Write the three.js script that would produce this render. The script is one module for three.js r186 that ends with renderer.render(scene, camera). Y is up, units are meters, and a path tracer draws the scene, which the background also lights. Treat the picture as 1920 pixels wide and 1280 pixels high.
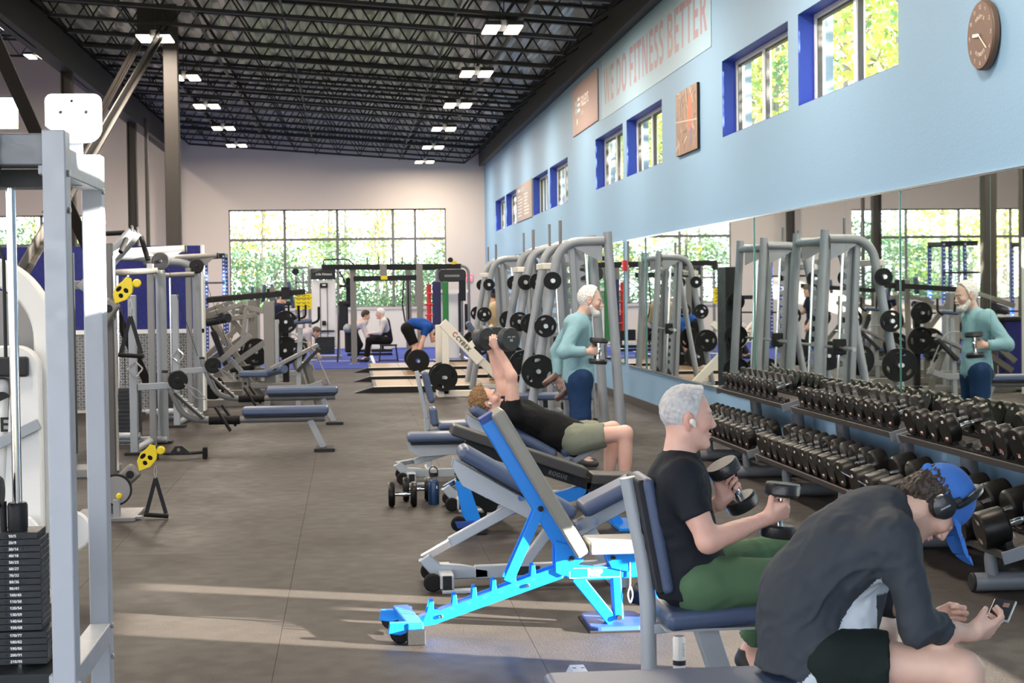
import * as THREE from 'three';
import { mergeGeometries, toCreasedNormals } from 'three/addons/utils/BufferGeometryUtils.js';
import { RoundedBoxGeometry } from 'three/addons/geometries/RoundedBoxGeometry.js';
import { RectAreaLightUniformsLib } from 'three/addons/lights/RectAreaLightUniformsLib.js';
import { ImprovedNoise } from 'three/addons/math/ImprovedNoise.js';

RectAreaLightUniformsLib.init();
// ---------------------------------------------------------------- camera, sky, sun, exposure
const scene = new THREE.Scene();
const camera = new THREE.PerspectiveCamera(23.33, 1.5, 0.1, 400);
camera.position.set(0, 1.7, 0);
camera.rotation.order = 'YXZ';
camera.rotation.set(-0.0309, -0.0983, -0.0125);
camera.focus = 7.6; camera.userData.fStop = 10;
const renderer = new THREE.WebGLRenderer({ antialias: true });
renderer.toneMapping = THREE.LinearToneMapping;
renderer.toneMappingExposure = 1.35;
renderer.shadowMap.enabled = true;
const SKY = 5.2, SUN = 74, LAMP = 116;
{ // a bright hazy sky
  const w = 64, h = 32, a = new Float32Array(w * h * 4);
  for (let y = 0; y < h; y++) for (let x = 0; x < w; x++) {
    const e = (y + .5) / h * 2 - 1, t = Math.max(0, e), i = (y * w + x) * 4;
    const k = e < 0 ? .35 : 1;
    a[i] = SKY * k * (.92 - .34 * t); a[i + 1] = SKY * k * (.97 - .22 * t); a[i + 2] = SKY * k * (1.06 - .02 * t); a[i + 3] = 1;
  }
  const t = new THREE.DataTexture(a, w, h, THREE.RGBAFormat, THREE.FloatType);
  t.mapping = THREE.EquirectangularReflectionMapping; t.magFilter = THREE.LinearFilter; t.needsUpdate = true;
  scene.background = t;
}
const sun = new THREE.DirectionalLight(0xfff8ea, SUN);
sun.position.set(92, 21, 33); sun.target.position.set(0, 0, -6); sun.castShadow = true;
Object.assign(sun.shadow.camera, { left: -30, right: 30, top: 30, bottom: -30, near: 1, far: 220 });
sun.shadow.radius = 1.1;
scene.add(sun, sun.target);

// ---------------------------------------------------------------- helpers
let seed = 7;
const rnd = (a = 0, b = 1) => { seed = (seed * 1664525 + 1013904223) >>> 0; return a + (b - a) * seed / 4294967296; };
const PI = Math.PI, V = (x, y, z) => Array.isArray(x) ? new THREE.Vector3(...x) : new THREE.Vector3(x, y, z);
const noise3 = new ImprovedNoise();
const nz = (x, y, z) => noise3.noise(x + 40.3, y + 17.7, z + 91.1);
const names = {};
const numbered = n => { const k = names[n] = (names[n] ?? -1) + 1; return k ? `${n}_${String(k).padStart(3, '0')}` : n; };
function prep(g) {
  if (g.index) g = g.toNonIndexed();
  for (const k of Object.keys(g.attributes)) if (!['position', 'normal', 'uv'].includes(k)) g.deleteAttribute(k);
  const p = g.attributes.position.array, uv = new Float32Array(p.length / 3 * 2);
  for (let i = 0, k = 0; i < p.length; i += 9, k += 6) {   // uv in metres, by the face's main direction
    const ux = p[i + 3] - p[i], uy = p[i + 4] - p[i + 1], uz = p[i + 5] - p[i + 2], vx = p[i + 6] - p[i], vy = p[i + 7] - p[i + 1], vz = p[i + 8] - p[i + 2];
    const x = Math.abs(uy * vz - uz * vy), y = Math.abs(uz * vx - ux * vz), z = Math.abs(ux * vy - uy * vx), A = x > y && x > z ? 2 : 0, B = y > z && !(x > y && x > z) ? 2 : 1;
    for (let j = 0; j < 3; j++) { uv[k + j * 2] = p[i + j * 3 + A]; uv[k + j * 2 + 1] = p[i + j * 3 + B]; }
  }
  if (!g.userData.keepUv) g.setAttribute('uv', new THREE.BufferAttribute(uv, 2));
  return g;
}
const merged = gs => { const a = (Array.isArray(gs) ? gs : [gs]).flat(9).filter(Boolean).map(prep); return a.length > 1 ? mergeGeometries(a) : a[0]; };
function mk(name, gs, m, parent = scene, label) {
  const o = new THREE.Mesh(merged(gs), m); o.castShadow = o.receiveShadow = true;
  o.name = parent === scene ? numbered(name) : name; parent.add(o);
  if (label) o.userData.label = label;
  return o;
}
function tag(o, label, category, group, kind) {
  if (label) o.userData.label = label; if (category) o.userData.category = category; if (group) o.userData.group = group; if (kind) o.userData.kind = kind;
  return o;
}
function thing(name, label, category, pos = [0, 0, 0], turn = 0, group) {
  const o = new THREE.Group(); o.name = numbered(name); o.position.set(...pos); o.rotation.y = turn; scene.add(o);
  return tag(o, label, category, group);
}
function dup(src, label, pos, turn) {
  const o = src.clone(); o.name = numbered(src.name.replace(/_\d{3}$/, '')); scene.add(o);
  o.userData = { ...src.userData }; if (label) o.userData.label = label;
  if (pos) o.position.set(...pos); if (turn !== undefined) o.rotation.y = turn;
  return o;
}
const struct = (name, gs, m, parent) => tag(mk(name, gs, m, parent), null, null, null, 'structure');
// geometry
const tr = (g, x = 0, y = 0, z = 0) => (g.translate(x, y, z), g);
const box = (w, h, d, x = 0, y = 0, z = 0, r = 0) => tr(r ? new RoundedBoxGeometry(w, h, d, 2, Math.min(r, w * .49, h * .49, d * .49)) : new THREE.BoxGeometry(w, h, d), x, y, z);
const span = (x0, x1, y0, y1, z0, z1, r = 0) => box(Math.abs(x1 - x0), Math.abs(y1 - y0), Math.abs(z1 - z0), (x0 + x1) / 2, (y0 + y1) / 2, (z0 + z1) / 2, r);
const basis = (x, y, z) => new THREE.Matrix4().makeBasis(x, y, z);
function along(g, p, q, up = [0, 1, 0]) {        // geometry modelled along +x from the origin, laid from p to q
  p = V(p); q = V(q); const x = q.clone().sub(p).normalize(); let u = V(up);
  if (Math.abs(x.dot(u)) > .98) u = Math.abs(x.x) < .9 ? V(1, 0, 0) : V(0, 0, 1);
  const z = x.clone().cross(u).normalize(), y = z.clone().cross(x);
  g.applyMatrix4(basis(x, y, z)); return tr(g, p.x, p.y, p.z);
}
const dist = (p, q) => V(p).distanceTo(V(q));
const bar = (p, q, w, h = w, r = .006, up) => { const L = dist(p, q); return along(tr(r ? new RoundedBoxGeometry(L, h, w, 2, Math.min(r, w * .45, h * .45)) : new THREE.BoxGeometry(L, h, w), L / 2), p, q, up); };
const rod = (p, q, r, r2 = r, n = 14) => { const L = dist(p, q), g = new THREE.CylinderGeometry(r2, r, L, n); g.rotateZ(-PI / 2); return along(tr(g, L / 2), p, q); };
function pipe(pts, r, bend = .12, n = 12) {      // round tube along a polyline whose corners are rounded
  const P = pts.map(p => V(p)), path = new THREE.CurvePath(); let last = P[0]; let len = 0;
  for (let i = 1; i < P.length; i++) {
    if (i === P.length - 1) { path.add(new THREE.LineCurve3(last, P[i])); break; }
    const a = P[i - 1].clone().sub(P[i]), b = P[i + 1].clone().sub(P[i]), k = Math.min(bend, a.length() * .49, b.length() * .49);
    const s = P[i].clone().addScaledVector(a.normalize(), k), e = P[i].clone().addScaledVector(b.normalize(), k);
    path.add(new THREE.LineCurve3(last, s)); path.add(new THREE.QuadraticBezierCurve3(s, P[i], e)); last = e;
  }
  const curves = path.curves, pp = [];
  for (const c of curves) { const m = c.isLineCurve3 ? 1 : 8; for (let i = 0; i < m; i++) pp.push(c.getPoint(i / m)); } pp.push(P[P.length - 1]);
  const poly = new THREE.CurvePath(); for (let i = 1; i < pp.length; i++) if (pp[i].distanceTo(pp[i - 1]) > 1e-5) poly.add(new THREE.LineCurve3(pp[i - 1], pp[i]));
  const lens = poly.getCurveLengths(), total = lens[lens.length - 1];
  const us = [0, ...lens.map(l => l / total)];
  const g = new THREE.BufferGeometry(), pos = [], idx = [], fr = { N: null };
  const pts2 = [pp[0], ...poly.curves.map(c => c.v2)];
  let N = null;
  pts2.forEach((p, i) => {
    const t = (pts2[i + 1] ?? p).clone().sub(pts2[i - 1] ?? p).normalize();
    if (!N) N = Math.abs(t.y) < .9 ? V(0, 1, 0) : V(1, 0, 0);
    N.addScaledVector(t, -N.dot(t)).normalize(); const B = t.clone().cross(N);
    for (let k = 0; k < n; k++) { const a = k / n * 2 * PI; const q = p.clone().addScaledVector(N, Math.cos(a) * r).addScaledVector(B, Math.sin(a) * r); pos.push(q.x, q.y, q.z); }
  });
  const m = pts2.length;
  for (let i = 0; i < m - 1; i++) for (let k = 0; k < n; k++) { const a = i * n + k, b = i * n + (k + 1) % n; idx.push(a, b, a + n, b, b + n, a + n); }
  for (const [i, f] of [[0, 1], [m - 1, 0]]) for (let k = 1; k < n - 1; k++) f ? idx.push(i * n, i * n + k + 1, i * n + k) : idx.push(i * n, i * n + k, i * n + k + 1);
  g.setAttribute('position', new THREE.Float32BufferAttribute(pos, 3)); g.setIndex(idx); g.computeVertexNormals();
  return toCreasedNormals(g, .9);
}
const AX = { x: g => g.rotateZ(-PI / 2), y: g => g, z: g => g.rotateX(PI / 2) };
function lathe(prof, axis = 'y', c = [0, 0, 0], n = 24) { // [radius, height] pairs; the axis points along +x, +y or +z
  const g = toCreasedNormals(new THREE.LatheGeometry(prof.map(([r, h]) => new THREE.Vector2(Math.max(r, 1e-4), h)), n), .6);
  AX[axis](g); return tr(g, ...c);
}
const disc = (c, axis, r, t, n = 24, b = Math.min(t * .25, .012)) => lathe([[0, -t / 2], [r - b, -t / 2], [r, -t / 2 + b], [r, t / 2 - b], [r - b, t / 2], [0, t / 2]], axis, c, n);
function extr(pts, t, z = 0, bevel = .004, holes = []) { // polygon in xy, thickness t along z centred on z
  const s = new THREE.Shape(pts.map(([x, y]) => new THREE.Vector2(x, y)));
  for (const h of holes) s.holes.push(new THREE.Path(h.map(([x, y]) => new THREE.Vector2(x, y))));
  return tr(new THREE.ExtrudeGeometry(s, { depth: t - 2 * bevel, bevelEnabled: bevel > 0, bevelSize: bevel, bevelThickness: bevel, bevelSegments: 1, bevelOffset: -bevel, curveSegments: 6 }), 0, 0, z - t / 2 + bevel);
}
const ring = (x, y, r, n = 16, ry = r) => Array.from({ length: n }, (_, i) => [x + r * Math.cos(i / n * 2 * PI), y + ry * Math.sin(i / n * 2 * PI)]);
const rrect = (x0, x1, y0, y1, r, n = 5) => { const o = []; for (const [cx, cy, a] of [[x1 - r, y1 - r, 0], [x0 + r, y1 - r, 1], [x0 + r, y0 + r, 2], [x1 - r, y0 + r, 3]]) for (let i = 0; i <= n; i++) { const t = (a + i / n) * PI / 2; o.push([cx + r * Math.cos(t), cy + r * Math.sin(t)]); } return o; };
const pad = (p, q, w, t, r = .03) => { const L = dist(p, q); return along(tr(new RoundedBoxGeometry(L, t, w, 4, Math.min(r, t * .48)), L / 2), p, q); };
function canvasTex(w, h, draw) { const c = document.createElement('canvas'); c.width = w; c.height = h; draw(c.getContext('2d'), w, h); const t = new THREE.CanvasTexture(c); t.colorSpace = THREE.SRGBColorSpace; return t; }
function dataTex(n, f, srgb, rep = 1) {
  const a = new Uint8Array(n * n * 4);
  for (let y = 0; y < n; y++) for (let x = 0; x < n; x++) { const c = f(x / n, y / n, x, y); const i = (y * n + x) * 4; for (let k = 0; k < 3; k++) a[i + k] = Math.max(0, Math.min(255, 255 * (c.length ? c[k] : c))); a[i + 3] = 255; }
  const t = new THREE.DataTexture(a, n, n); t.magFilter = THREE.LinearFilter; t.wrapS = t.wrapT = THREE.RepeatWrapping; t.repeat.set(1 / rep, 1 / rep); if (srgb) t.colorSpace = THREE.SRGBColorSpace; t.needsUpdate = true; return t;
}
// periodic value noise for textures
function vnoise(p, s) { const g = new Float32Array(p * p); let q = s * 7919 + 13; for (let i = 0; i < p * p; i++) { q = (q * 1664525 + 1013904223) >>> 0; g[i] = q / 4294967296; } return (u, v) => { const x = u * p, y = v * p, xi = Math.floor(x), yi = Math.floor(y), fx = x - xi, fy = y - yi, sx = fx * fx * (3 - 2 * fx), sy = fy * fy * (3 - 2 * fy); const G = (a, b) => g[((b % p + p) % p) * p + (a % p + p) % p]; return (G(xi, yi) * (1 - sx) + G(xi + 1, yi) * sx) * (1 - sy) + (G(xi, yi + 1) * (1 - sx) + G(xi + 1, yi + 1) * sx) * sy; }; }
const n8 = vnoise(8, 1), n24 = vnoise(24, 2), n64 = vnoise(64, 3), n180 = vnoise(180, 4);

// ---------------------------------------------------------------- materials (linear colours)
const lin = (r, g, b) => new THREE.Color().setRGB(r, g, b);
const mat = (c, rough = .5, metal = 0, o = {}) => new THREE.MeshStandardMaterial({ color: Array.isArray(c) ? lin(...c) : c, roughness: rough, metalness: metal, side: THREE.DoubleSide, ...o });
const dull = (c, rough, o = {}) => new THREE.MeshPhysicalMaterial({ color: lin(...c), roughness: rough, specularIntensity: .35, side: THREE.DoubleSide, ...o });
const grainBump = dataTex(256, (u, v) => .5 * n180(u, v) + .5 * n64(u, v), false, .25);
const weaveBump = dataTex(128, (u, v, x, y) => .35 + .3 * ((x >> 1) + (y >> 1) & 1) + .3 * n24(u, v), false, .06);
const scuff = (lo, hi) => dataTex(256, (u, v) => lo + (hi - lo) * (.6 * n24(u, v) + .4 * n180(u, v)), false, .8);
const rSemi = scuff(.32, .56), rMatte = scuff(.55, .85);
const M = {
  silver: mat([.29, .31, .335], 1, .25, { roughnessMap: rSemi }),
  silverLit: mat([.40, .43, .475], 1, .1, { roughnessMap: rSemi }),  // silver copy with the bluish window light put into its colour
  grey: mat([.2, .2, .205], 1, .2, { roughnessMap: rSemi }),
  bench: mat([.36, .40, .44], 1, .15, { roughnessMap: rSemi }),
  champagne: mat([.2, .193, .183], 1, .25, { roughnessMap: rSemi }),
  rackGrey: mat([.17, .18, .2], 1, .2, { roughnessMap: rSemi }),
  white: mat([.74, .74, .72], 1, 0, { roughnessMap: rSemi }),
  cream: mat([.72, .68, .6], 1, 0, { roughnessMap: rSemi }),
  chrome: mat([.78, .79, .8], .13, 1),
  steel: mat([.55, .55, .55], .3, 1),
  black: dull([.018, .018, .02], 1, { roughnessMap: rSemi }),
  rubber: dull([.009, .009, .0095], 1, { roughnessMap: rMatte, bumpMap: grainBump, bumpScale: .0006 }),
  dumbbell: dull([.008, .0075, .007], .34, { specularIntensity: .42, bumpMap: grainBump, bumpScale: .0006 }),
  plate: dull([.008, .009, .0095], 1, { roughnessMap: rSemi, bumpMap: grainBump, bumpScale: .0006 }),
  stack: dull([.03, .033, .036], 1, { roughnessMap: rSemi }),
  vinyl: mat([.06, .088, .165], .42, 0, { bumpMap: grainBump, bumpScale: .0008 }),
  vinylDark: dull([.018, .02, .026], .5, { bumpMap: grainBump, bumpScale: .0008 }),
  vinylBlack: mat([.03, .028, .026], .42, 0, { bumpMap: grainBump, bumpScale: .0008 }),
  blue: mat([.0, .21, .74], .36, 0),
  blueDark: mat([.012, .05, .25], .5, 0),
  panelBlue: mat([.008, .013, .155], 1, 0, { roughnessMap: rMatte }),
  yellow: mat([.8, .62, .01], .4, 0),
  red: mat([.6, .03, .025], .45, 0),
  green: mat([.02, .2, .05], .6, 0),
  purple: mat([.02, .02, .1], .6, 0),
  wood: mat([.22, .135, .07], .45, 0),
  cable: dull([.02, .02, .02], .5),
  cord: mat([.75, .74, .7], .8, 0),
};
// ================================================================ the room
const ZB = -50, XR = 4.15, XL = -15, ZF = 4.5, XG = -5.2;
const deckY = x => 5.98 + .073 * (XR - x);
const floorMap = dataTex(512, (u, v) => { const a = .86 + .1 * n24(u, v) + .1 * n8(u, v), s = n180(u * 2 % 1, v * 2 % 1); const k = a * (.9 + .16 * n180(u, v)) + (s > .9 ? .10 : 0); return [.212 * k, .186 * k, .168 * k]; }, true, 1.6);
const floorBump = dataTex(512, (u, v) => .6 * n180(u, v) + .4 * n180(v, u), false, 1.1);
const floorRough = dataTex(256, (u, v) => .5 + .16 * n8(u, v) + .1 * n64(u, v), false, 5);
const mFloor = dull([.82, .8, .8], 1, { specularIntensity: .75, map: floorMap, bumpMap: floorBump, bumpScale: .0012, roughnessMap: floorRough });
const paintBump = dataTex(256, (u, v) => .5 * n64(u, v) + .5 * n180(u, v), false, .8);
const W = { // wall paints
  beige: mat([.66, .585, .52], .8, 0, { bumpMap: paintBump, bumpScale: .001 }),
  skyBlue: mat([.215, .375, .55], .62, 0, { bumpMap: paintBump, bumpScale: .001 }),
  royal: mat([.012, .045, .36], .6, 0),
  outer: mat([.17, .24, .3], .8), base: mat([.045, .04, .037], .6),
  steel: mat([.045, .038, .034], .6, 0, { bumpMap: paintBump, bumpScale: .001 }),
  joist: mat([.02, .02, .021], .55, .1), deck: mat([.5, .51, .5], .5, .2, { roughnessMap: rSemi }),
  frame: mat([.66, .68, .69], .45, .1), bar: mat([.16, .155, .15], .5, .1), darkFrame: mat([.05, .05, .05], .5),
};
const mGlass = new THREE.MeshPhysicalMaterial({ color: 0xffffff, roughness: 0, metalness: 0, transmission: 1, thickness: 0, ior: 1.1 });
// floor: rubber sheet laid in long rolls, then turf
const fl = struct('floor', span(XL - .4, XR + .6, -.3, -.006, ZB - .4, ZF + .4), W.base);
for (let x = XL; x < XR; x += 1.22) mk('rubber_roll', span(x + .001, Math.min(x + 1.219, XR), -.006, 0, -36.95, ZF), mFloor, fl);
const turfBump = dataTex(256, (u, v) => n180(u, v) * .6 + n64(u, v) * .4, false, .5);
const mTurf = mat([.025, .045, .28], .95, 0, { bumpMap: turfBump, bumpScale: .01 });
tag(mk('floor_turf', span(-12, XR, -.006, .012, -36.95, ZB), mTurf), null, null, null, 'structure');
const mLine = mat([.75, .75, .75], .8);
mk('turf_line', [span(.55, .62, .012, .015, -37.2, -49.5), span(2.9, 2.97, .012, .015, -37.2, -49.5), span(-1.6, 3.5, .012, .015, -41, -41.08)], mLine, scene.getObjectByName('floor_turf'));

function wallWithHoles(name, m, axis, at0, at1, u0, u1, y0, y1, holes) { // boxes around rectangular openings
  const gs = [], hs = holes.slice().sort((a, b) => a[0] - b[0]); let u = u0;
  const put = (a, b, c, d) => { if (b - a > 1e-4 && d - c > 1e-4) gs.push(axis === 'x' ? span(a, b, c, d, at0, at1) : span(at0, at1, c, d, a, b)); };
  const cuts = [...new Set([u0, u1, ...hs.flatMap(h => [h[0], h[1]])])].sort((a, b) => a - b);
  for (let i = 0; i < cuts.length - 1; i++) {
    const a = cuts[i], b = cuts[i + 1], inside = hs.filter(h => h[0] <= a + 1e-6 && h[1] >= b - 1e-6).sort((p, q) => p[2] - q[2]);
    let y = y0; for (const h of inside) { put(a, b, y, h[2]); y = h[3]; } put(a, b, y, y1);
  }
  return struct(name, gs, m);
}
// ---- right wall: a band of windows in pairs, unseen openings added near the camera for the sun
const HIGH = []; for (const z of [-46.27, -36.85, -27.45, -18.04]) HIGH.push([z, z + 2.75], [z + 3.1, z + 5.88]);
const ADDEDWIN = [[-7.6, -6.0, .3, 1.3], [-4.6, -3.6, 2.82, 3.78]];
wallWithHoles('wall_right', W.skyBlue, 'z', XR, XR + .33, ZB - .4, ZF + .4, 0, 9.6, [...HIGH.map(([a, b]) => [a, b, 3.36, 4.2]), ...ADDEDWIN]);
let wn = 0;
function highWindow([z0, z1]) {
  const w = thing(`window_${++wn}`); w.userData.kind = 'structure'; const y0 = 3.36, y1 = 4.2, X = XR + .15;
  const lining = [[span(XR + .001, X, y0, y1, z0, z0 + .004)], [span(XR + .001, X, y0, y1, z1 - .004, z1)], [span(XR + .001, X, y1 - .004, y1, z0, z1)], [span(XR + .001, X, y0, y0 + .004, z0, z1)]];
  for (const l of lining) mk('reveal', l, W.royal, w);
  mk('outer_reveal', [span(X + .09, XR + .33, y0, y1, z0, z0 + .004), span(X + .09, XR + .33, y0, y1, z1 - .004, z1), span(X + .09, XR + .33, y1 - .004, y1, z0, z1)], W.outer, w);
  const f = .05, zm = z0 + (z1 - z0) * .43;
  mk('frame', [span(X, X + .09, y0, y1, z0, z0 + f), span(X, X + .09, y0, y1, z1 - f, z1), span(X, X + .09, y0, y0 + f, z0 + f, z1 - f), span(X, X + .09, y1 - f, y1, z0 + f, z1 - f)], W.frame, w);
  mk('mullion', span(X, X + .08, y0 + f, y1 - f, zm, zm + .07), W.frame, w);
  for (const [a, b] of [[z0 + f, zm], [zm + .07, z1 - f]]) {
    mk('gasket', [span(X + .02, X + .06, y0 + f, y1 - f, a, a + .018), span(X + .02, X + .06, y0 + f, y1 - f, b - .018, b), span(X + .02, X + .06, y1 - f - .018, y1 - f, a, b), span(X + .02, X + .06, y0 + f, y0 + f + .018, a, b)], W.darkFrame, w);
    mk('pane', span(X + .045, X + .05, y0 + f + .018, y1 - f - .018, a + .018, b - .018), mGlass, w);
  }
}
HIGH.forEach(highWindow);
{ // added openings out of view for the sun; bars and panel shape its strips
  const w = thing('window_9'); w.userData.kind = 'structure';
  mk('mullion', span(XR + .02, XR + .1, .3, 1.3, -7.34, -7.16), W.frame, w); mk('sun_blocker', span(XR + .03, XR + .09, .98, 1.3, -7.16, -6.88), W.frame, w);  // panel added as a blocker to keep sun off the bench seat
  const v = thing('window_10'); v.userData.kind = 'structure';
  mk('transom', span(XR + .02, XR + .1, 3.2, 3.33, -4.6, -3.6), W.frame, v);  // bar added to throw a shade band on the rear upright
}
struct('baseboard_right', span(XR - .02, XR, 0, .12, ZB, ZF, .004), W.base);
struct('trim_1', span(XR - .16, XR, 5.47, 6.1, ZB, ZF), W.joist);       // dark steel angle along the wall head
// ---- back wall, left wall, front wall
const BACK = [[-3.52, 2.97, 1.25, 4.2], [-14, -7.3, 1.25, 4.08], [-11.6, -9.56, 6.6, 7.6]];
wallWithHoles('wall_back', W.beige, 'x', ZB, ZB - .4, XL - .4, XR + .6, 0, 9.6, BACK);
function gridWindow(axis, at, [a, b, y0, y1], cols, rows, m = W.bar) { // storefront glazing: frame bars and panes
  const w = thing(`window_${++wn + 2}`); w.userData.kind = 'structure';
  const B = (u0, u1, v0, v1, d = .06) => axis === 'x' ? span(u0, u1, v0, v1, at - d, at) : span(at - d, at, v0, v1, u0, u1);
  const xs = [a, ...cols, b], ys = [y0, ...rows, y1], f = .04;
  for (const x of cols) mk('mullion', B(x - f, x + f, y0, y1), m, w);
  for (const y of rows) xs.slice(1).forEach((x, i) => mk('transom', B(xs[i] + f, x - f, y - f, y + f), m, w));
  mk('frame', [B(a, a + f, y0, y1), B(b - f, b, y0, y1), B(a, b, y0, y0 + f), B(a, b, y1 - f, y1)], m, w);
  for (let i = 0; i < xs.length - 1; i++) for (let j = 0; j < ys.length - 1; j++) mk('pane', B(xs[i] + f, xs[i + 1] - f, ys[j] + f, ys[j + 1] - f, .008), mGlass, w);
}
gridWindow('x', ZB - .1, BACK[0], [-1.87, -.3, 1.37, 2.04], [3.3]);
gridWindow('x', ZB - .1, BACK[1], [-12.4, -10.7, -9.0], [3.2]);
gridWindow('x', ZB - .1, BACK[2], [], []);
struct('trim_2', span(-3.6, 3.05, 1.17, 1.25, ZB, ZB + .06), mat([.55, .52, .5], .6));
const LEFT = [[-47, -38, 1, 4.1], [-33, -24, 1, 4.1], [-19, -10, 1, 4.1], [-6, 3, 1, 4.1]];
wallWithHoles('wall_left', W.beige, 'z', XL - .4, XL, ZB - .4, ZF + .4, 0, 9.6, LEFT);
const FRONT = [[-13.5, -5.6, .3, 5.4], [-4.8, 3.8, .3, 5.4]];
wallWithHoles('wall_front', W.beige, 'x', ZF, ZF + .4, XL - .4, XR + .6, 0, 9.6, FRONT);
for (const [l, c] of [[FRONT[0], [-11, -8.3]], [FRONT[1], [-2.5, -.6, 1.3]]]) gridWindow('x', ZF + .2, l, c, [3.2]);
// ---- roof: deck, joists, girder
const ceil = thing('ceiling'); ceil.userData.kind = 'structure';
function deckStrip(x0, x1, yA, yB, z0, z1) {     // ribs run along z
  const pitch = .30, d = .085, pos = [], prof = [];
  for (let x = x0; x < x1 - 1e-6; x += pitch) prof.push([x, 0], [x + .10, 0], [x + .15, d], [x + .25, d]); prof.push([x1, 0]);
  const Y = x => yA + (yB - yA) * (x - x0) / (x1 - x0);
  for (let i = 0; i < prof.length - 1; i++) { const [a, p] = prof[i], [b, q] = prof[i + 1], A = [a, Y(a) + p], B = [b, Y(b) + q]; pos.push(A[0], A[1], z0, B[0], B[1], z0, B[0], B[1], z1, A[0], A[1], z0, B[0], B[1], z1, A[0], A[1], z1); }
  const g = new THREE.BufferGeometry(); g.setAttribute('position', new THREE.Float32BufferAttribute(pos, 3)); g.computeVertexNormals();
  return g;
}
for (let z = ZF; z > ZB; z -= 9.8) for (let i = 0; i < 10; i++) { const x0 = XG + i * .96, x1 = Math.min(x0 + .96, XR + .3); mk('deck_panel', deckStrip(x0, x1, deckY(x0), deckY(x1), z, Math.max(z - 9.8, ZB)), W.deck, ceil); }
mk('roof_slab', [extr([[XG - .2, deckY(XG) + .12], [XR + .6, deckY(XR) + .09], [XR + .6, deckY(XR) + .4], [XG - .2, deckY(XG) + .45]], 60, -20.5, 0), span(XL - .4, XG, 9.5, 9.8, ZB - .4, ZF + .4)], W.joist, ceil);
for (let z = ZF; z > ZB; z -= 9.8) mk('deck_panel', deckStrip(XL, XG, 9.45, 9.1, z, Math.max(z - 9.8, ZB)), W.deck, ceil);
function joist(x0, x1, yT, z, dep, pitch) {      // open web steel joist along x
  const gs = [], n = Math.round((x1 - x0) / pitch), st = (x1 - x0) / n;
  gs.push(bar([x0, yT(x0) - .03, z], [x1, yT(x1) - .03, z], .11, .05, 0), bar([x0 + st, yT(x0 + st) - dep, z], [x1 - st, yT(x1 - st) - dep, z], .11, .05, 0));
  for (let i = 0; i < n; i++) { const a = x0 + i * st, m = a + st / 2, b = a + st, lo = x => [x, yT(x) - dep, z], hi = x => [x, yT(x) - .04, z]; if (i > 0) gs.push(rod(lo(a), hi(m), .014, .014, 5)); if (i < n - 1) gs.push(rod(hi(m), lo(b), .014, .014, 5)); if (i === 0) gs.push(rod(hi(a), lo(b), .014, .014, 5)); if (i === n - 1) gs.push(rod(lo(a), hi(b), .014, .014, 5)); }
  return gs;
}
for (let k = 0; k < 36; k++) { const z = -49.2 + k * 1.613; if (z < 4) mk('roof_joist', joist(XG, XR - .02, x => deckY(x), z, .52, .62), W.joist, ceil); }
for (let k = 0; k < 17; k++) { const z = -49.2 + k * 3.226; mk('roof_joist', joist(XL, XG - .1, x => 9.1 + .35 * (XG - x) / 9.8, z, .6, .8), W.joist, ceil); }
for (const x of [-3.4, -.9, 1.6]) mk('joist_bridging', rod([x, deckY(x) - .5, ZB], [x, deckY(x) - .5, ZF], .022, .022, 6), W.joist, ceil);
mk('sprinkler_pipe', [rod([2.7, 5.86, ZB], [2.7, 5.86, ZF], .04, .04, 8), rod([-2.4, 6.2, ZB], [-2.4, 6.2, ZF], .03, .03, 8)], mat([.09, .07, .045], .5, .2), ceil);
struct('beam_girder', [span(XG - .14, XG + .14, 5.9, 5.93, ZB, ZF), span(XG - .014, XG + .014, 5.9, 6.62, ZB, ZF), span(XG - .14, XG + .14, 6.6, 6.64, ZB, ZF), span(XG - .06, XG - .02, 6.6, 9.5, ZB, ZF)], W.steel);
function wColumn(x, z, h, w = .22) { return struct('steel_column', [span(x - w / 2, x - w / 2 + .02, 0, h, z - w / 2, z + w / 2), span(x + w / 2 - .02, x + w / 2, 0, h, z - w / 2, z + w / 2), span(x - w / 2, x + w / 2, 0, h, z - .01, z + .01)], W.steel); }
for (const z of [-49.6, -41.2, -31.9, -22.6, -13.3, -4]) wColumn(XG, z, 5.9);
struct('trim_3', rod([XG + .35, 0, -41.2], [XG + .35, 6, -41.2], .05), mat([.06, .055, .05], .5));
// tube columns with bolted gussets and X braces
const brace = (a, b) => struct('steel_brace', [bar(a, b, .13, .02, .002), bar([a[0], a[1] + .06, a[2]], [b[0], b[1] + .06, b[2]], .02, .13, .002)], W.steel);
for (const z of [-28, -6.9]) {
  struct('steel_column', span(-2.99, -2.75, 0, 6.5, z - .12, z + .12, .015), W.steel);
  const g = struct('gusset_plate', extr([[-3.4, 6.5], [-2.98, 6.5], [-2.98, 6.0], [-3.16, 5.85], [-3.4, 5.95]], .03, z + .1, .003), W.steel);
  for (let i = 0; i < 8; i++) mk('bolt', rod([-3.04, 6.02 + i * .06, z + .11], [-3.04, 6.02 + i * .06, z + .14], .018, .018, 6), W.steel, g);
}
brace([-2.9, 6.15, -27.8], [-2.86, 0.1, -9.6]);
brace([-2.87, 6.15, -7.2], [-2.9, 0.1, -25.2]);
brace([-3.2, 6.15, -28], [-5.0, 3, -28.2]);
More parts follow.
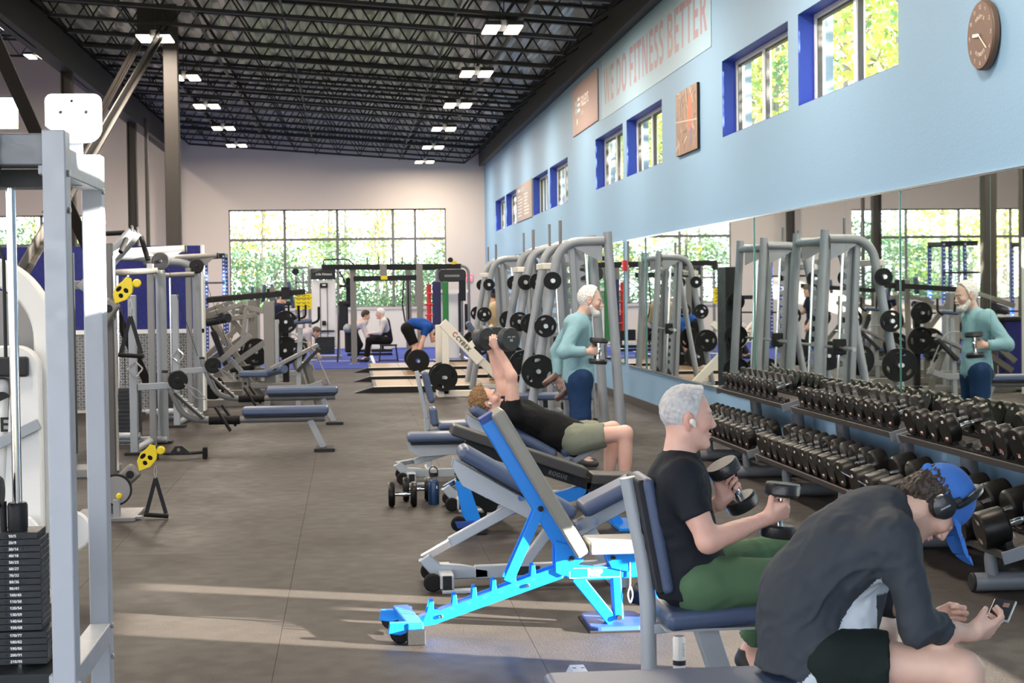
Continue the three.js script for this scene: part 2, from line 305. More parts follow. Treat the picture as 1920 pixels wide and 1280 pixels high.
// ---------------------------------------------------------------- ceiling lights
const glow = new THREE.MeshStandardMaterial({ color: 0xffffff, emissive: lin(1, .86, .68), emissiveIntensity: 5 });
function ceilingLight(x, y, z, label) {
  const t = thing('ceiling_light', label, 'light', [x, y, z], 0, 'ceiling lights');
  for (const s of [-.16, .16]) { mk('housing', [box(.23, .06, .78, s, .04, 0, .01)], W.joist, t); mk('diffuser', box(.205, .02, .74, s, 0, 0), glow, t); }
  mk('driver_box', box(.1, .09, .5, 0, .06, 0, .01), W.frame, t);
  for (const s of [-.3, .3]) mk('hanger', rod([0, .1, s], [0, (x < XG ? 9.2 : deckY(x)) - y, s], .008), W.joist, t);
  const l = new THREE.RectAreaLight(lin(1, .87, .72), LAMP, .5, .74); l.position.set(0, -.03, 0); l.lookAt(x, y - 5, z); l.rotation.set(-PI / 2, 0, 0); t.add(l);
}
const ord = n => ['first', 'second', 'third', 'fourth', 'fifth', 'sixth', 'seventh', 'eighth', 'ninth', 'tenth', 'eleventh', 'twelfth', 'thirteenth', 'fourteenth'][n];
for (let k = 0; k < 9; k++) {
  const z = -47.9 + k * 4.84;
  ceilingLight(2.25, 5.43, z, `twin-panel warm ceiling light, ${ord(k)} from the back wall in the row beside the blue wall`);
  ceilingLight(-3.0, 5.78, z + 1.6, `twin-panel warm ceiling light, ${ord(k)} from the back wall in the row beside the tube column`);
  if (k < 7) ceilingLight(-8, 7.95, z + 3.5, `twin-panel warm ceiling light, ${ord(k)} from the back wall in the high left bay`);
}
// ---------------------------------------------------------------- mirrors
const mMirror = mat([.80, .86, .82], .012, 1), mEdge = mat([.05, .16, .13], .2, .2);
{
  const far = [-32.5, -31.1, -29.7, -28.3, -26.95, -24.66], near = [-24.3, -22.83, -21.43, -19.9, -18.02, -16.6, -14.86, -13.46, -12.11, -10.35, -8.62];
  let i = 0; const put = (a, b) => { const m = thing('wall_mirror', `tall frameless wall mirror panel, ${ord(i)} along the blue wall counted from the far end`, 'mirror', [XR, 0, 0], 0, 'wall mirrors'); i++;
    mk('glass', span(-.014, -.006, .58, 2.41, a + .006, b - .006), mMirror, m); mk('edge', [span(-.006, 0, .58, 2.41, a, b), span(-.014, -.002, .575, .585, a, b), span(-.0135, -.002, .58, 2.41, a + .001, a + .006), span(-.0135, -.002, .58, 2.41, b - .006, b - .001)], mEdge, m); m.rotation.y = (i * 37 % 7 - 3) * .00012; };
  for (const s of [far, near]) for (let k = 0; k < s.length - 1; k++) put(s[k], s[k + 1]);
  struct('trim_4', [span(XR - .022, XR, 2.41, 2.425, -32.5, -24.66), span(XR - .022, XR, 2.41, 2.425, -24.3, -8.62), span(XR - .022, XR, .565, .58, -24.3, -8.62)], M.chrome);
}
// ---------------------------------------------------------------- outside
const mGround = mat([.22, .2, .1], .95, 0, { map: dataTex(256, (u, v) => { const k = .5 + .5 * n64(u, v); return [k, .95 * k, .6 * k]; }, true, 6) });
struct('ground', [span(-90, 120, -.6, -.4, -160, ZB - .4), span(XR + .6, 120, -.6, -.4, ZB - .4, 80), span(-90, XL - .4, -.6, -.4, ZB - .4, 60), span(-90, 120, -.6, -.4, ZF + .4, 80)], mGround);
const mBark = mat([.3, .26, .21], .9, 0, { bumpMap: grainBump, bumpScale: .01 });
const leafM = c => new THREE.MeshPhysicalMaterial({ color: lin(...c), roughness: .9, transmission: .35, thickness: 0, side: THREE.DoubleSide });
const leaves = [leafM([.36, .46, .10]), leafM([.16, .30, .10]), leafM([.52, .46, .10]), leafM([.10, .2, .09])];
function foliage(n, h0, h1, rad, size) {
  const pos = [];
  const clumps = Array.from({ length: 26 }, () => { const t = rnd(), a = rnd(0, 2 * PI), r = rad * Math.sqrt(rnd()) * (1 - .5 * t); return [Math.cos(a) * r, h0 + (h1 - h0) * t, Math.sin(a) * r, rnd(.35, .75) * rad * .7]; });
  for (let i = 0; i < n; i++) {
    const c = clumps[i % 26], d = V(rnd(-1, 1), rnd(-.7, .7), rnd(-1, 1)).multiplyScalar(c[3]), p = V(c[0], c[1], c[2]).add(d);
    const a = V(rnd(-1, 1), rnd(-1, 1), rnd(-1, 1)).normalize(), b = V(rnd(-1, 1), rnd(-1, 1), rnd(-1, 1)).cross(a).normalize(), s = size * rnd(.6, 1.3);
    const P = [p.clone().addScaledVector(a, -s), p.clone().addScaledVector(b, s * .55), p.clone().addScaledVector(a, s), p.clone().addScaledVector(b, -s * .55)];
    for (const k of [0, 1, 2, 0, 2, 3]) pos.push(P[k].x, P[k].y, P[k].z);
  }
  const g = new THREE.BufferGeometry(); g.setAttribute('position', new THREE.Float32BufferAttribute(pos, 3)); g.computeVertexNormals(); return g;
}
function treeProto(h, h0, rad, n, size, lm) {
  const gs = [rod([0, -.5, 0], [rnd(-.3, .3), h * .6, rnd(-.2, .2)], .16, .1, 7), rod([0, h * .55, 0], [rnd(-.5, .5), h, 0], .1, .03, 6)];
  for (let i = 0; i < 9; i++) { const y = h * rnd(.3, .9), a = rnd(0, 2 * PI), r = rad * rnd(.5, 1); gs.push(rod([0, y, 0], [Math.cos(a) * r, y + r * rnd(.3, .8), Math.sin(a) * r], .035, .01, 5)); }
  return [new THREE.Mesh(merged(gs), mBark), new THREE.Mesh(foliage(n, h0, h * 1.02, rad, size), leaves[lm])];
}
const protos = [treeProto(11, 2.5, 2.4, 2400, .11, 0), treeProto(9, .6, 2.2, 2600, .10, 1), treeProto(12, 3, 2.2, 1700, .11, 2), treeProto(4.2, 0, 2.0, 2600, .09, 3)];
const woods = l => { const g = thing('woods', l, 'woods'); g.userData.kind = 'stuff'; return g; };
function plant(w, k, x, z, s = 1, y = -.4) { const a = rnd(0, 6); protos[k].forEach((m, i) => { const o = m.clone(); o.name = i ? 'foliage' : 'trunk'; o.castShadow = o.receiveShadow = true; o.position.set(x, y, z); o.rotation.y = a; o.scale.setScalar(s); w.add(o); }); }
const wBack = woods('bright sparse autumn woods outside the big back window'), wSide = woods('pale yellow green trees outside the high windows of the blue wall');
for (let i = 0; i < 40; i++) plant(wBack, [1, 3, 2, 3, 0, 1, 2][i % 7], -30 + i * 1.15 + rnd(-.5, .5), -66 - rnd(0, 30), rnd(.75, 1.1));
for (let i = 0; i < 16; i++) plant(wBack, 3, -15 + i * 1.5 + rnd(-.5, .5), -60 - rnd(0, 5), rnd(.7, .95));
for (let i = 0; i < 80; i++) plant(wSide, [0, 2, 0, 1, 2][i % 5], 8.7 + (i % 2) * 2.6 + rnd(0, 1) + i * .045, -9.5 - i * .95 + rnd(-.4, .4), rnd(.85, 1.1));
// ================================================================ left side machines
function decal(name, w, h, px, draw, parent, [x, y, z], turn = 0, o = {}) { // flat print on a thin sheet facing +z
  const t = canvasTex(Math.round(w * px), Math.round(h * px), draw), g = new THREE.PlaneGeometry(w, h); g.userData.keepUv = true;
  const m = new THREE.Mesh(g, new THREE.MeshStandardMaterial({ map: t, roughness: .6, alphaTest: .5, transparent: false, side: THREE.DoubleSide, ...o }));
  m.name = parent === scene ? numbered(name) : name; m.position.set(x, y, z); if (Array.isArray(turn)) m.rotation.set(...turn); else m.rotation.y = turn; m.receiveShadow = true; parent.add(m); return m;
}
const bolt = (x, y, z, ax = 'z', r = .012) => disc([x, y, z], ax, r, .012, 8, .003);
{ // near cable machine
  const t = thing('cable_machine', 'tall silver steel cable machine with a black numbered weight stack, nearest at the left edge', 'exercise machine');
  for (const [x, z] of [[-.955, -5.5], [-.985, -6.48]]) {
    const u = mk('upright', box(.075, 2.24, .1, x + .01, 1.12, z - .05, .006), M.silverLit, t);
    mk('bolt', [.42, .3, 1.98, 2.1].map(y => bolt(x + .052, y, z - .03, 'x')), M.steel, u).userData.kind = 'stuff';
  }
  mk('top_rail', span(-1.01, -.93, 2.1, 2.2, -6.45, -5.58, .006), M.silverLit, t); mk('bottom_rail', span(-1.01, -.93, .36, .44, -6.45, -5.58, .006), M.silverLit, t);
  mk('foot_rail', span(-1.02, -.92, 0, .08, -6.6, -5.4, .006), M.silverLit, t);
  mk('top_beam', span(-1.95, -.99, 2.13, 2.235, -5.72, -5.57, .006), M.rackGrey, t);
  mk('pulley_bracket', [span(-1.2, -1.13, 2.06, 2.25, -5.6, -5.54, .008)], M.black, t);
  mk('under_beam', span(-1.95, -1.0, 2.07, 2.13, -5.9, -5.75), M.stack, t);
  mk('header_plate', extr([...rrect(-1.075, -.875, 2.25, 2.425, .025).filter(q => !(q[0] < -1.0 && q[1] < 2.3) && !(q[0] > -.92 && q[1] < 2.3)), [-1.075, 2.31], [-1.0, 2.25], ...Array.from({ length: 7 }, (_, i) => { const k = -PI / 2 + i / 6 * PI / 2; return [-.93 + .055 * Math.cos(k), 2.305 + .055 * Math.sin(k)]; })], .02, -6.1, .003, [ring(-.98, 2.4, .006, 8), ring(-1.02, 2.36, .007, 8), ring(-.93, 2.36, .007, 8)]), M.white, t);
  mk('plate_stem', span(-1.0, -.95, 2.1, 2.3, -6.145, -6.112), M.silverLit, t);
  for (const [x, z] of [[-1.14, -5.79], [-1.42, -5.79]]) mk('guide_rod', rod([x, .4, z], [x, 2.13, z], .0165, .0165, 16), M.chrome, t);
  mk('guide_bushing', lathe([[0, 0], [.032, 0], [.034, .01], [.034, .085], [.03, .095], [0, .095]], 'y', [-1.14, .9, -5.79]), M.black, t);
  mk('cable', [rod([-1.24, .98, -5.79], [-1.24, 2.13, -5.79], .004), pipe([[-1.13, 1.5, -5.6], [-1.13, 1.85, -5.6], [-1.18, 1.9, -5.6], [-1.2, 1.86, -5.6]], .006, .03, 6)], M.cable, t);
  mk('selector_head', [disc([-1.19, 1.04, -5.72], 'x', .055, .03), rod([-1.19, .9, -5.79], [-1.19, 1.0, -5.79], .014)], M.black, t);
  mk('stack_cap_rod', rod([-1.195, .89, -5.79], [-1.195, .98, -5.79], .012), M.chrome, t);
  const nums = [10, 20, 30, 40, 50, 60, 70, 80, 90, 100, 110, 120, 130, 140, 150, 170, 180, 190, 200, 210];
  nums.forEach((n, i) => {
    const wide = i > 14, y = .889 - i * .0223 - (wide ? .002 : 0), x1 = wide ? -1.035 : -1.057 + (i ? .004 : -.006);
    const p = mk('weight_plate', span(-1.5, x1, y - .0105, y + .0105, -5.88, -5.72 + (wide ? .01 : 0), .002), M.stack, t);
    decal('weight_number', .075, .016, 1400, (c, w, h) => { c.fillStyle = '#e8ebec'; c.font = `bold ${h * .8}px sans-serif`; c.textBaseline = 'middle'; c.fillText(`${n}/${(n / 2.2046).toFixed(0)}`, w * .05, h * .52); }, p, [-1.125, y, -5.7185 + (wide ? .01 : 0)]);
    mk('pin_hole', rod([-1.172, y, -5.725], [-1.172, y, -5.7175 + (wide ? .01 : 0)], .005, .005, 8), M.cable, p);
  });
  mk('stack_base', [span(-1.5, -.99, .36, .44, -5.95, -5.62, .006), span(-1.2, -1.0, .44, .5, -6.1, -5.95)], M.stack, t);
  for (const x of [-1.48, -1.4]) mk('base_foot', span(x, x + .06, 0, .36, -5.9, -5.7, .004), M.stack, t);
  mk('adjustment_strip', [span(-.965, -.95, 1.15, 1.85, -5.9, -5.86)], M.stack, t);
}
{ // white arched machine behind it
  const t = thing('selector_machine', 'white arched selector machine with grey shroud, standing behind the near cable machine', 'exercise machine');
  const arch = []; for (let i = 0; i <= 14; i++) { const a = i / 14 * PI / 2; arch.push([-2.05 + .41 * Math.cos(a), 1.48 + .45 * Math.sin(a)]); }
  const inner = arch.map(([x, y]) => [-2.05 + (x + 2.05) * .73, 1.46 + (y - 1.48) * .7]).reverse();
  mk('arch_frame', extr([[-1.64, 0], ...arch, [-3, 1.93], [-3, 1.775], ...inner, [-1.75, 0]], .14, -9.5, .012), M.white, t);
  mk('back_shroud', extr([[-2.95, .1], [-1.77, .1], [-1.77, 1.4], ...inner.slice(2, -1).reverse().map(([x, y]) => [x - .02, y - .02]), [-2.95, 1.74]], .02, -9.62, .003), mat([.33, .32, .31], .6), t);
  const a2 = []; for (let i = 0; i <= 8; i++) { const a = i / 8 * PI / 2; a2.push([-1.83 + .13 * Math.cos(a), 1.3 + .13 * Math.sin(a)]); }
  mk('front_shroud', extr([[-1.95, .12], [-1.7, .12], ...a2, [-3, 1.43], [-3, 1.39], [-1.95, 1.39], [-1.86, 1.3], [-1.86, .12]].slice(0), .1, -9.36, .01), M.white, t);
  mk('stack_cover', span(-2.9, -1.875, .15, 1.25, -9.5, -9.33, .04), M.white, t);
  mk('console', span(-2.6, -1.755, 1.26, 1.37, -9.46, -9.27, .015), M.stack, t);
  mk('side_column', span(-1.86, -1.79, .3, 1.25, -9.5, -9.36), mat([.09, .08, .07], .6), t);
  decal('badge', .1, .08, 600, (c, w, h) => { c.fillStyle = '#cfc9bb'; c.fillRect(0, 0, w, h); c.fillStyle = '#333'; c.fillRect(w * .1, h * .15, w * .8, h * .15); c.fillRect(w * .3, h * .3, w * .15, h * .5); }, t, [-1.98, 1.315, -9.265]);
  decal('brand_print', .42, .26, 500, (c, w, h) => { c.fillStyle = '#111'; c.font = `bold ${h * .42}px sans-serif`; c.textAlign = 'right'; c.fillText('CYBEX', w * .98, h * .9); c.beginPath(); c.arc(w * .72, h * .25, h * .2, .4, 2.8, true); c.lineTo(w * .9, h * .1); c.fill(); }, t, [-2.0, 1.06, -9.326]);
  mk('diagonal_arm', bar([-2.25, .74, -9.24], [-1.7, 1.0, -9.28], .05, .06), M.silver, t);
  mk('foot_guard', extr([[-1.92, .05], [-1.66, .05], [-1.68, .42], [-1.74, .5], [-1.9, .5]], .03, -9.2, .008, [[[-1.83, .17], [-1.76, .17], [-1.795, .29]]]), M.white, t);
  mk('wheel_guard', disc([-1.6, .36, -9.6], 'z', .12, .04), M.white, t);
  mk('base', span(-2.9, -1.66, 0, .06, -9.75, -9.15, .01), M.white, t);
}
// cable column with yellow pulleys
function handleStrap(parent, x, y, z, s = 1) {
  mk('strap', [bar([x, y, z], [x - .075 * s, y - .27 * s, z], .03, .006, 0, [0, 0, 1]), bar([x, y, z], [x + .075 * s, y - .27 * s, z + .02], .03, .006, 0, [0, 0, 1])], M.vinylDark, parent);
  mk('grip', rod([x - .09 * s, y - .275 * s, z], [x + .09 * s, y - .29 * s, z + .02], .017), M.rubber, parent);
}
function yellowPulley(t, x, y, z, a) {
  const p = new THREE.Group(); p.name = 'pulley_head'; p.position.set(x, y, z); p.rotation.z = a; t.add(p);
  const side = s => extr([[-.1, -.035], [-.02, -.07], [.05, -.062], [.09, -.03], [.12, .02], [.1, .055], [.06, .05], [0, .055], [-.06, .03]], .008, s, .002, [ring(-.002, .026, .026, 10, .016), ring(.028, -.02, .017, 10, .021), ring(-.026, -.022, .017, 10, .019)]);
  mk('pulley_side', [side(.022), side(-.022)], M.yellow, p);
  mk('pulley_wheel', [disc([0, 0, 0], 'z', .055, .03), disc([.08, .02, 0], 'z', .04, .03)], M.rubber, p);
  mk('knob', disc([.125, -.035, .02], 'z', .032, .03), M.yellow, p);
}
{
  const t = thing('cable_column', 'dark cable column carrying two swivel arms with yellow pulleys and black strap handles', 'exercise machine');
  mk('column', [span(-1.86, -1.79, 0, 2.1, -12.95, -12.85, .006)], mat([.12, .115, .11], .4, .4), t);
  mk('rail', [span(-1.78, -1.765, .1, 2.0, -12.88, -12.84)], M.chrome, t);
  mk('base', [span(-2.1, -1.62, 0, .03, -13.2, -12.6, .005)], M.grey, t);
  const arm = (n, p, q) => { const a = mk('swivel_arm', bar(p, q, .06, .125, .03), M.champagne, t); mk('arm_slots', [.35, .7].map(k => disc([p[0] + (q[0] - p[0]) * k, p[1] + (q[1] - p[1]) * k, p[2] + .032], 'z', .03, .008)), M.black, a); };
  arm(0, [-1.78, .24, -12.75], [-1.62, .385, -12.75]); arm(1, [-1.9, 1.46, -12.75], [-1.76, 1.66, -12.75]);
  mk('index_disc', [disc([-1.77, .23, -12.7], 'z', .115, .02, 28)], M.steel, t); mk('index_rim', lathe([[.105, -.012], [.12, -.012], [.12, .012], [.105, .012]], 'z', [-1.77, .23, -12.7], 28), M.black, t);
  mk('lock_knob', disc([-1.745, .185, -12.67], 'z', .022, .03), M.yellow, t);
  mk('foot_bracket', [span(-1.79, -1.74, 0, .16, -12.72, -12.66, .006), span(-1.79, -1.58, .008, .03, -12.72, -12.67, .006)], M.silver, t);
  yellowPulley(t, -1.55, .46, -12.75, .75); yellowPulley(t, -1.705, 1.73, -12.75, .75);
  mk('carabiner', [pipe([[-1.475, .42, -12.72], [-1.49, .36, -12.72], [-1.48, .3, -12.72], [-1.465, .36, -12.72], [-1.475, .42, -12.72]], .005, .02, 6), pipe([[-1.64, 1.68, -12.72], [-1.655, 1.6, -12.72], [-1.64, 1.53, -12.72], [-1.625, 1.6, -12.72], [-1.64, 1.68, -12.72]], .005, .02, 6)], M.chrome, t);
  handleStrap(t, -1.477, .31, -12.72); handleStrap(t, -1.64, 1.54, -12.72, 1.05);
}
{ // press arms of a tall machine further back
  const t = thing('press_machine', 'grey press machine with two raised tubular arms and black grips, left of the row benches', 'exercise machine');
  for (const z of [-15.75, -16.15]) { const a = mk('lift_arm', rod([-2.48, 1.76, z], [-2.0, 2.3, z], .05), M.silver, t); mk('end_cap', disc([-2.0, 2.3, z], 'x', .05, .02), M.black, a); }
  mk('grip', rod([-2.04, 2.26, -15.75], [-2.09, 2.1, -15.6], .024), M.rubber, t); mk('grip', rod([-2.04, 2.3, -16.1], [-2.36, 2.29, -16.2], .024), M.rubber, t); mk('grip', rod([-1.97, 2.26, -16.15], [-1.9, 2.03, -16.1], .024), M.rubber, t);
  mk('tower', [span(-2.75, -2.6, 0, 1.9, -16.1, -15.8, .01), span(-2.65, -2.2, 0, .08, -16.2, -15.7, .01)], M.grey, t);
  mk('crossbar', bar([-2.68, 1.8, -15.95], [-2.42, 1.8, -15.95], .4, .08), M.grey, t);
}
function latRow(pos, label) { // pulldown tower with a low-row bench running out to +x
  const t = thing('row_station', label, 'exercise machine', pos, 0, 'low row stations');
  mk('front_post', span(-.2, -.12, 0, 1.7, -.05, .05, .008), M.silver, t);
  mk('arched_post', pipe([[.0, 0, -1.3], [.0, 2.14, -1.3], [-.7, 2.16, -1.3]], .06, .28, 14), M.silver, t);
  mk('inner_post', [span(-.12, -.05, 0, 2.05, -1.1, -1.0, .006)], M.grey, t);
  mk('top_arm', rod([-.6, 2.18, -1.3], [.28, 2.22, -1.3], .045), M.champagne, t);
  mk('arm_end', disc([.29, 2.22, -1.3], 'x', .045, .02), M.black, t);
  mk('arm_gusset', extr([[-.05, 2.16], [.26, 2.2], [.02, 2.0]], .012, -1.22, .002), M.grey, t);
  mk('pulley', [disc([.02, 2.08, -1.15], 'z', .1, .04), disc([.02, 2.08, -1.12], 'z', .02, .03)], M.black, t);
  mk('cross_tube', rod([-.6, 1.95, -1.0], [.0, 1.97, -1.0], .035), M.champagne, t);
  for (const x of [-.45, -.33]) mk('guide_rod', rod([x, .1, -1.05], [x, 1.95, -1.05], .012), M.chrome, t);
  for (let i = 0; i < 12; i++) mk('weight_plate', span(-.56, -.22, .12 + i * .045, .161 + i * .045, -1.15, -.97, .003), M.stack, t);
  mk('cable', [rod([-.39, .68, -1.05], [-.39, 1.95, -1.05], .005, .005, 6), rod([.1, 2.0, -1.15], [.42, 1.0, -1.1], .004, .004, 6)], M.cable, t);
  mk('low_arm', bar([-.12, .72, 0], [.24, .73, -.05], .07, .07), M.silver, t);
  mk('low_pulley', [disc([.31, .79, .04], 'z', .105, .05), disc([.31, .79, .07], 'z', .03, .02)], M.plate, t);
  mk('carriage_tube', pipe([[.17, .86, -.05], [.19, .76, -.05], [.36, .37, -.05], [.7, .345, -.05], [1.86, .345, -.05]], .036, .2, 12), M.grey, t);
  mk('tube_end', disc([.165, .88, -.05], 'y', .036, .03), M.black, t);
  mk('foam_sleeve', rod([.62, .345, -.05], [.95, .345, -.05], .047), M.rubber, t);
  mk('foot_plate', bar([.28, .66, .1], [.58, .38, .1], .2, .03, .006), M.stack, t);
  for (let i = 0; i < 6; i++) mk('tread', bar([.305 + i * .05, .665 - i * .047, .02], [.305 + i * .05, .665 - i * .047, .18], .02, .014, 0), M.silver, t);
  mk('pedal', bar([.7, .5, .1], [.86, .24, .1], .12, .025, .006), M.rubber, t); mk('pedal', bar([.75, .5, -.2], [.9, .27, -.2], .12, .025, .006), M.rubber, t);
  mk('seat_pad', pad([.98, .44, -.05], [1.9, .44, -.05], .3, .085), M.vinyl, t); mk('pad_board', span(1.0, 1.88, .385, .4, -.19, .09), M.black, t);
  mk('leg', bar([1.7, .33, -.05], [1.84, .03, -.05], .09, .07), M.silver, t); mk('foot', span(1.74, 1.96, 0, .035, -.25, .15, .008), M.black, t);
  mk('base_tube', [rod([-.55, .2, 0], [-.1, .2, 0], .04), rod([-.5, .05, -1.2], [.05, .05, -1.2], .04), rod([-.16, .05, 0], [-.1, .05, -1.2], .04)], M.silver, t);
  mk('base_foot', [span(-.26, -.05, 0, .03, -.1, .1, .006), span(-.08, .1, 0, .03, -1.4, -1.2, .006)], M.black, t);
  mk('row_handle', [pipe([[.38, .75, .08], [.5, .6, .1], [.62, .58, .12], [.52, .68, .1], [.38, .75, .08]], .006, .02, 6)], M.grey, t);
  mk('diamond_handle', pipe([[-.13, 1.0, .07], [-.05, .92, .07], [-.13, .83, .07], [-.21, .92, .07], [-.13, 1.0, .07]], .009, .02, 6), M.chrome, t);
  return t;
}
const row1 = latRow([-2.13, 0, -17.9], 'silver low row station with slate blue bench, nearer of the two');
dup(row1, 'silver low row station with slate blue bench, farther of the two', [-2.05, 0, -21.5]);
{ // loose lat bar on the floor
  const t = thing('row_bar', 'black low row bar attachment lying on the rubber floor', 'bar attachment', [-1.75, 0, -17.3]);
  mk('bar', pipe([[-.25, .07, 0], [-.12, .06, 0], [.1, .06, 0], [.25, .07, 0]], .018, .05, 8), M.black, t);
  mk('end_grip', [box(.05, .12, .1, -.25, .06, 0, .012)], M.rubber, t); mk('end_grip', box(.05, .12, .1, .25, .06, 0, .012), M.rubber, t);
  mk('bracket', extr([[-.12, .05], [-.05, .14], [.02, .14], [.12, .05]], .05, 0, .006, [ring(-.02, .1, .02, 8)]), M.black, t);
}
// blue and tread-plate half wall
const treadBump = dataTex(256, (u, v) => { const cx = Math.floor(u * 8), cy = Math.floor(v * 8), fx = u * 8 - cx - .5, fy = v * 8 - cy - .5, s = (cx + cy) & 1 ? 1 : -1, a = (fx + s * fy) * .707, b = (fx - s * fy) * .707; return Math.max(0, 1 - Math.hypot(a / .48, b / .13)) > 0 ? 1 : .1; }, false, .32);
const treadMap = dataTex(256, (u, v) => { const cx = Math.floor(u * 8), cy = Math.floor(v * 8), fx = u * 8 - cx - .5, fy = v * 8 - cy - .5, s = (cx + cy) & 1 ? 1 : -1, a = (fx + s * fy) * .707, b = (fx - s * fy) * .707; const k = 1 - Math.hypot(a / .5, b / .16) > 0 ? 1 : .55; return [.78 * k, .77 * k, .75 * k]; }, true, .32);
{
  const p = struct('partition_wall', span(-7.5, -2.14, 0, 2.4, -24.7, -24.45), W.beige);
  mk('blue_panel', span(-7.5, -2.12, 1.19, 2.41, -24.45, -24.42), M.panelBlue, p); mk('tread_plate', span(-7.5, -2.16, .05, 1.15, -24.45, -24.43), mat([.75, .75, .74], .34, .75, { map: treadMap, bumpMap: treadBump, bumpScale: .004 }), p);
  mk('edge_trim', [span(-7.5, -2.1, 1.14, 1.2, -24.44, -24.40), span(-2.16, -2.1, 0, 1.2, -24.72, -24.40), span(-2.13, -2.1, 1.2, 2.42, -24.72, -24.40)], M.white, p);
}
// plate-loaded machines beyond the row stations
function plateDisc(r, t, grips = true) {
  const hs = [ring(0, 0, .028, 12)]; if (grips) for (let i = 0; i < 3; i++) { const a = i * 2.094 + .5; hs.push(Array.from({ length: 12 }, (_, k) => { const q = k / 12 * 2 * PI, u = Math.cos(q) * r * .1, v = Math.sin(q) * r * .24, rr = r * .66; return [Math.cos(a) * (rr + u) - Math.sin(a) * v, Math.sin(a) * (rr + u) + Math.cos(a) * v]; })); }
  return [extr(ring(0, 0, r * .93, 30), t * .7, 0, .004, hs), lathe([[r * .9, -t / 2], [r * .985, -t / 2], [r, -t / 2 + .006], [r, t / 2 - .006], [r * .985, t / 2], [r * .9, t / 2]], 'z', [0, 0, 0], 30), lathe([[.028, -t / 2], [.06, -t / 2], [.062, t / 2], [.028, t / 2]], 'z', [0, 0, 0], 18)];
}
const plateProto = {};
function weightPlate(r, [x, y, z], label, group, turn = 0) {
  const k = r.toFixed(3); let o;
  if (!plateProto[k]) { o = plateProto[k] = mk('weight_plate', plateDisc(r, .03 + r * .1, r > .12), M.plate); mk('collar_hub', lathe([[.018, -.04], [.026, -.04], [.026, .04], [.018, .04]], 'z', [0, 0, 0], 12), M.steel, o); }
  else o = dup(plateProto[k]);
  o.position.set(x, y, z); o.rotation.set(0, turn, 0); o.rotateZ(rnd(0, 2)); return tag(o, label, 'weight plate', group);
}
{
  const t = thing('lever_machine', 'champagne plate-loaded lever machine with a tall post and roller pad, behind the row benches', 'exercise machine', [-1.18, 0, -25.3]);
  mk('post', span(-.1, .06, 0, 1.58, -.1, .1, .01), M.champagne, t); mk('post_sleeve', span(.06, .12, .1, 1.3, -.07, .09, .01), M.silver, t);
  mk('lever_arm', [bar([-.03, 1.42, .05], [-.4, 1.5, .05], .08, .07), bar([-.38, 1.56, .1], [-1.0, 1.36, .1], .08, .07)], M.champagne, t);
  mk('lever_link', [bar([-.36, 1.5, .1], [-.42, .9, .1], .05, .06), bar([-.25, 1.38, .0], [-.42, .85, .1], .015, .015)], M.champagne, t);
  mk('roller_pad', rod([-.95, 1.28, -.15], [-.62, 1.34, .2], .07), M.vinylDark, t);
  mk('slant_beam', bar([-.3, 1.08, .1], [-1.0, .48, .12], .09, .09), M.champagne, t);
  mk('slant_beam', bar([-.1, .95, -.1], [-1.05, .32, -.12], .09, .09), M.champagne, t);
  mk('strut', bar([-.6, .7, 0], [-.1, .12, 0], .07, .07), M.grey, t);
  mk('seat_pad', pad([-.46, .5, .3], [.02, .5, .3], .34, .09), M.vinyl, t);
  mk('seat_bracket', [span(-.42, -.32, .1, .46, .22, .36, .008), span(-.3, .3, .28, .36, .22, .34, .008)], M.champagne, t);
  for (const y of [.18, .27, .36]) mk('adjust_hole', disc([-.37, y, .365], 'z', .022, .012), M.black, t);
  mk('floor_beam', [bar([-1.1, .06, .1], [.5, .06, .1], .1, .1), bar([-.05, .05, -.5], [-.05, .05, .5], .1, .09)], M.champagne, t);
  mk('foot', [span(-1.2, -1.0, 0, .04, 0, .2, .01)], M.black, t);
}
{
  const t = thing('row_machine', 'pale grey chest-supported row machine with a small slate pad on a stalk', 'exercise machine', [-.725, 0, -24.1]);
  mk('stalk', [bar([-.02, .05, .1], [.03, 1.2, .1], .07, .07)], M.silver, t); mk('chest_pad', pad([-.06, 1.28, .1], [.2, 1.3, .1], .22, .07), M.vinyl, t);
  mk('grip', [pipe([[.2, 1.26, .2], [.3, 1.3, .25], [.3, 1.5, .25]], .018, .05, 8), rod([.02, 1.3, .2], [.01, 1.52, .22], .018)], M.rubber, t);
  mk('low_beam', [bar([-.45, .32, .1], [.12, .33, .1], .09, .09), bar([.1, .33, .1], [.4, .42, .1], .08, .08)], M.silver, t); mk('beam_cap', disc([.38, .42, .15], 'z', .055, .03), M.champagne, t);
  mk('knee_pad', rod([-.42, .56, -.1], [-.2, .62, .3], .06), M.vinyl, t);
  mk('foot_plate', bar([-.4, .62, .1], [.28, .95, .05], .22, .05), M.grey, t); mk('foot_deck', bar([-.02, .58, .2], [.3, .9, .2], .14, .05), M.stack, t);
  mk('rear_leg', bar([.08, .7, -.1], [.28, .03, -.2], .09, .09), M.champagne, t); mk('bow_rod', pipe([[-.05, 1.0, .2], [.14, 1.0, .2], [.26, .8, .2], [.44, .38, .2]], .01, .08, 6), M.silver, t);
  mk('foot', [span(-.15, .12, 0, .04, 0, .2, .01), span(.18, .38, 0, .04, -.35, -.05, .01)], M.silver, t);
}
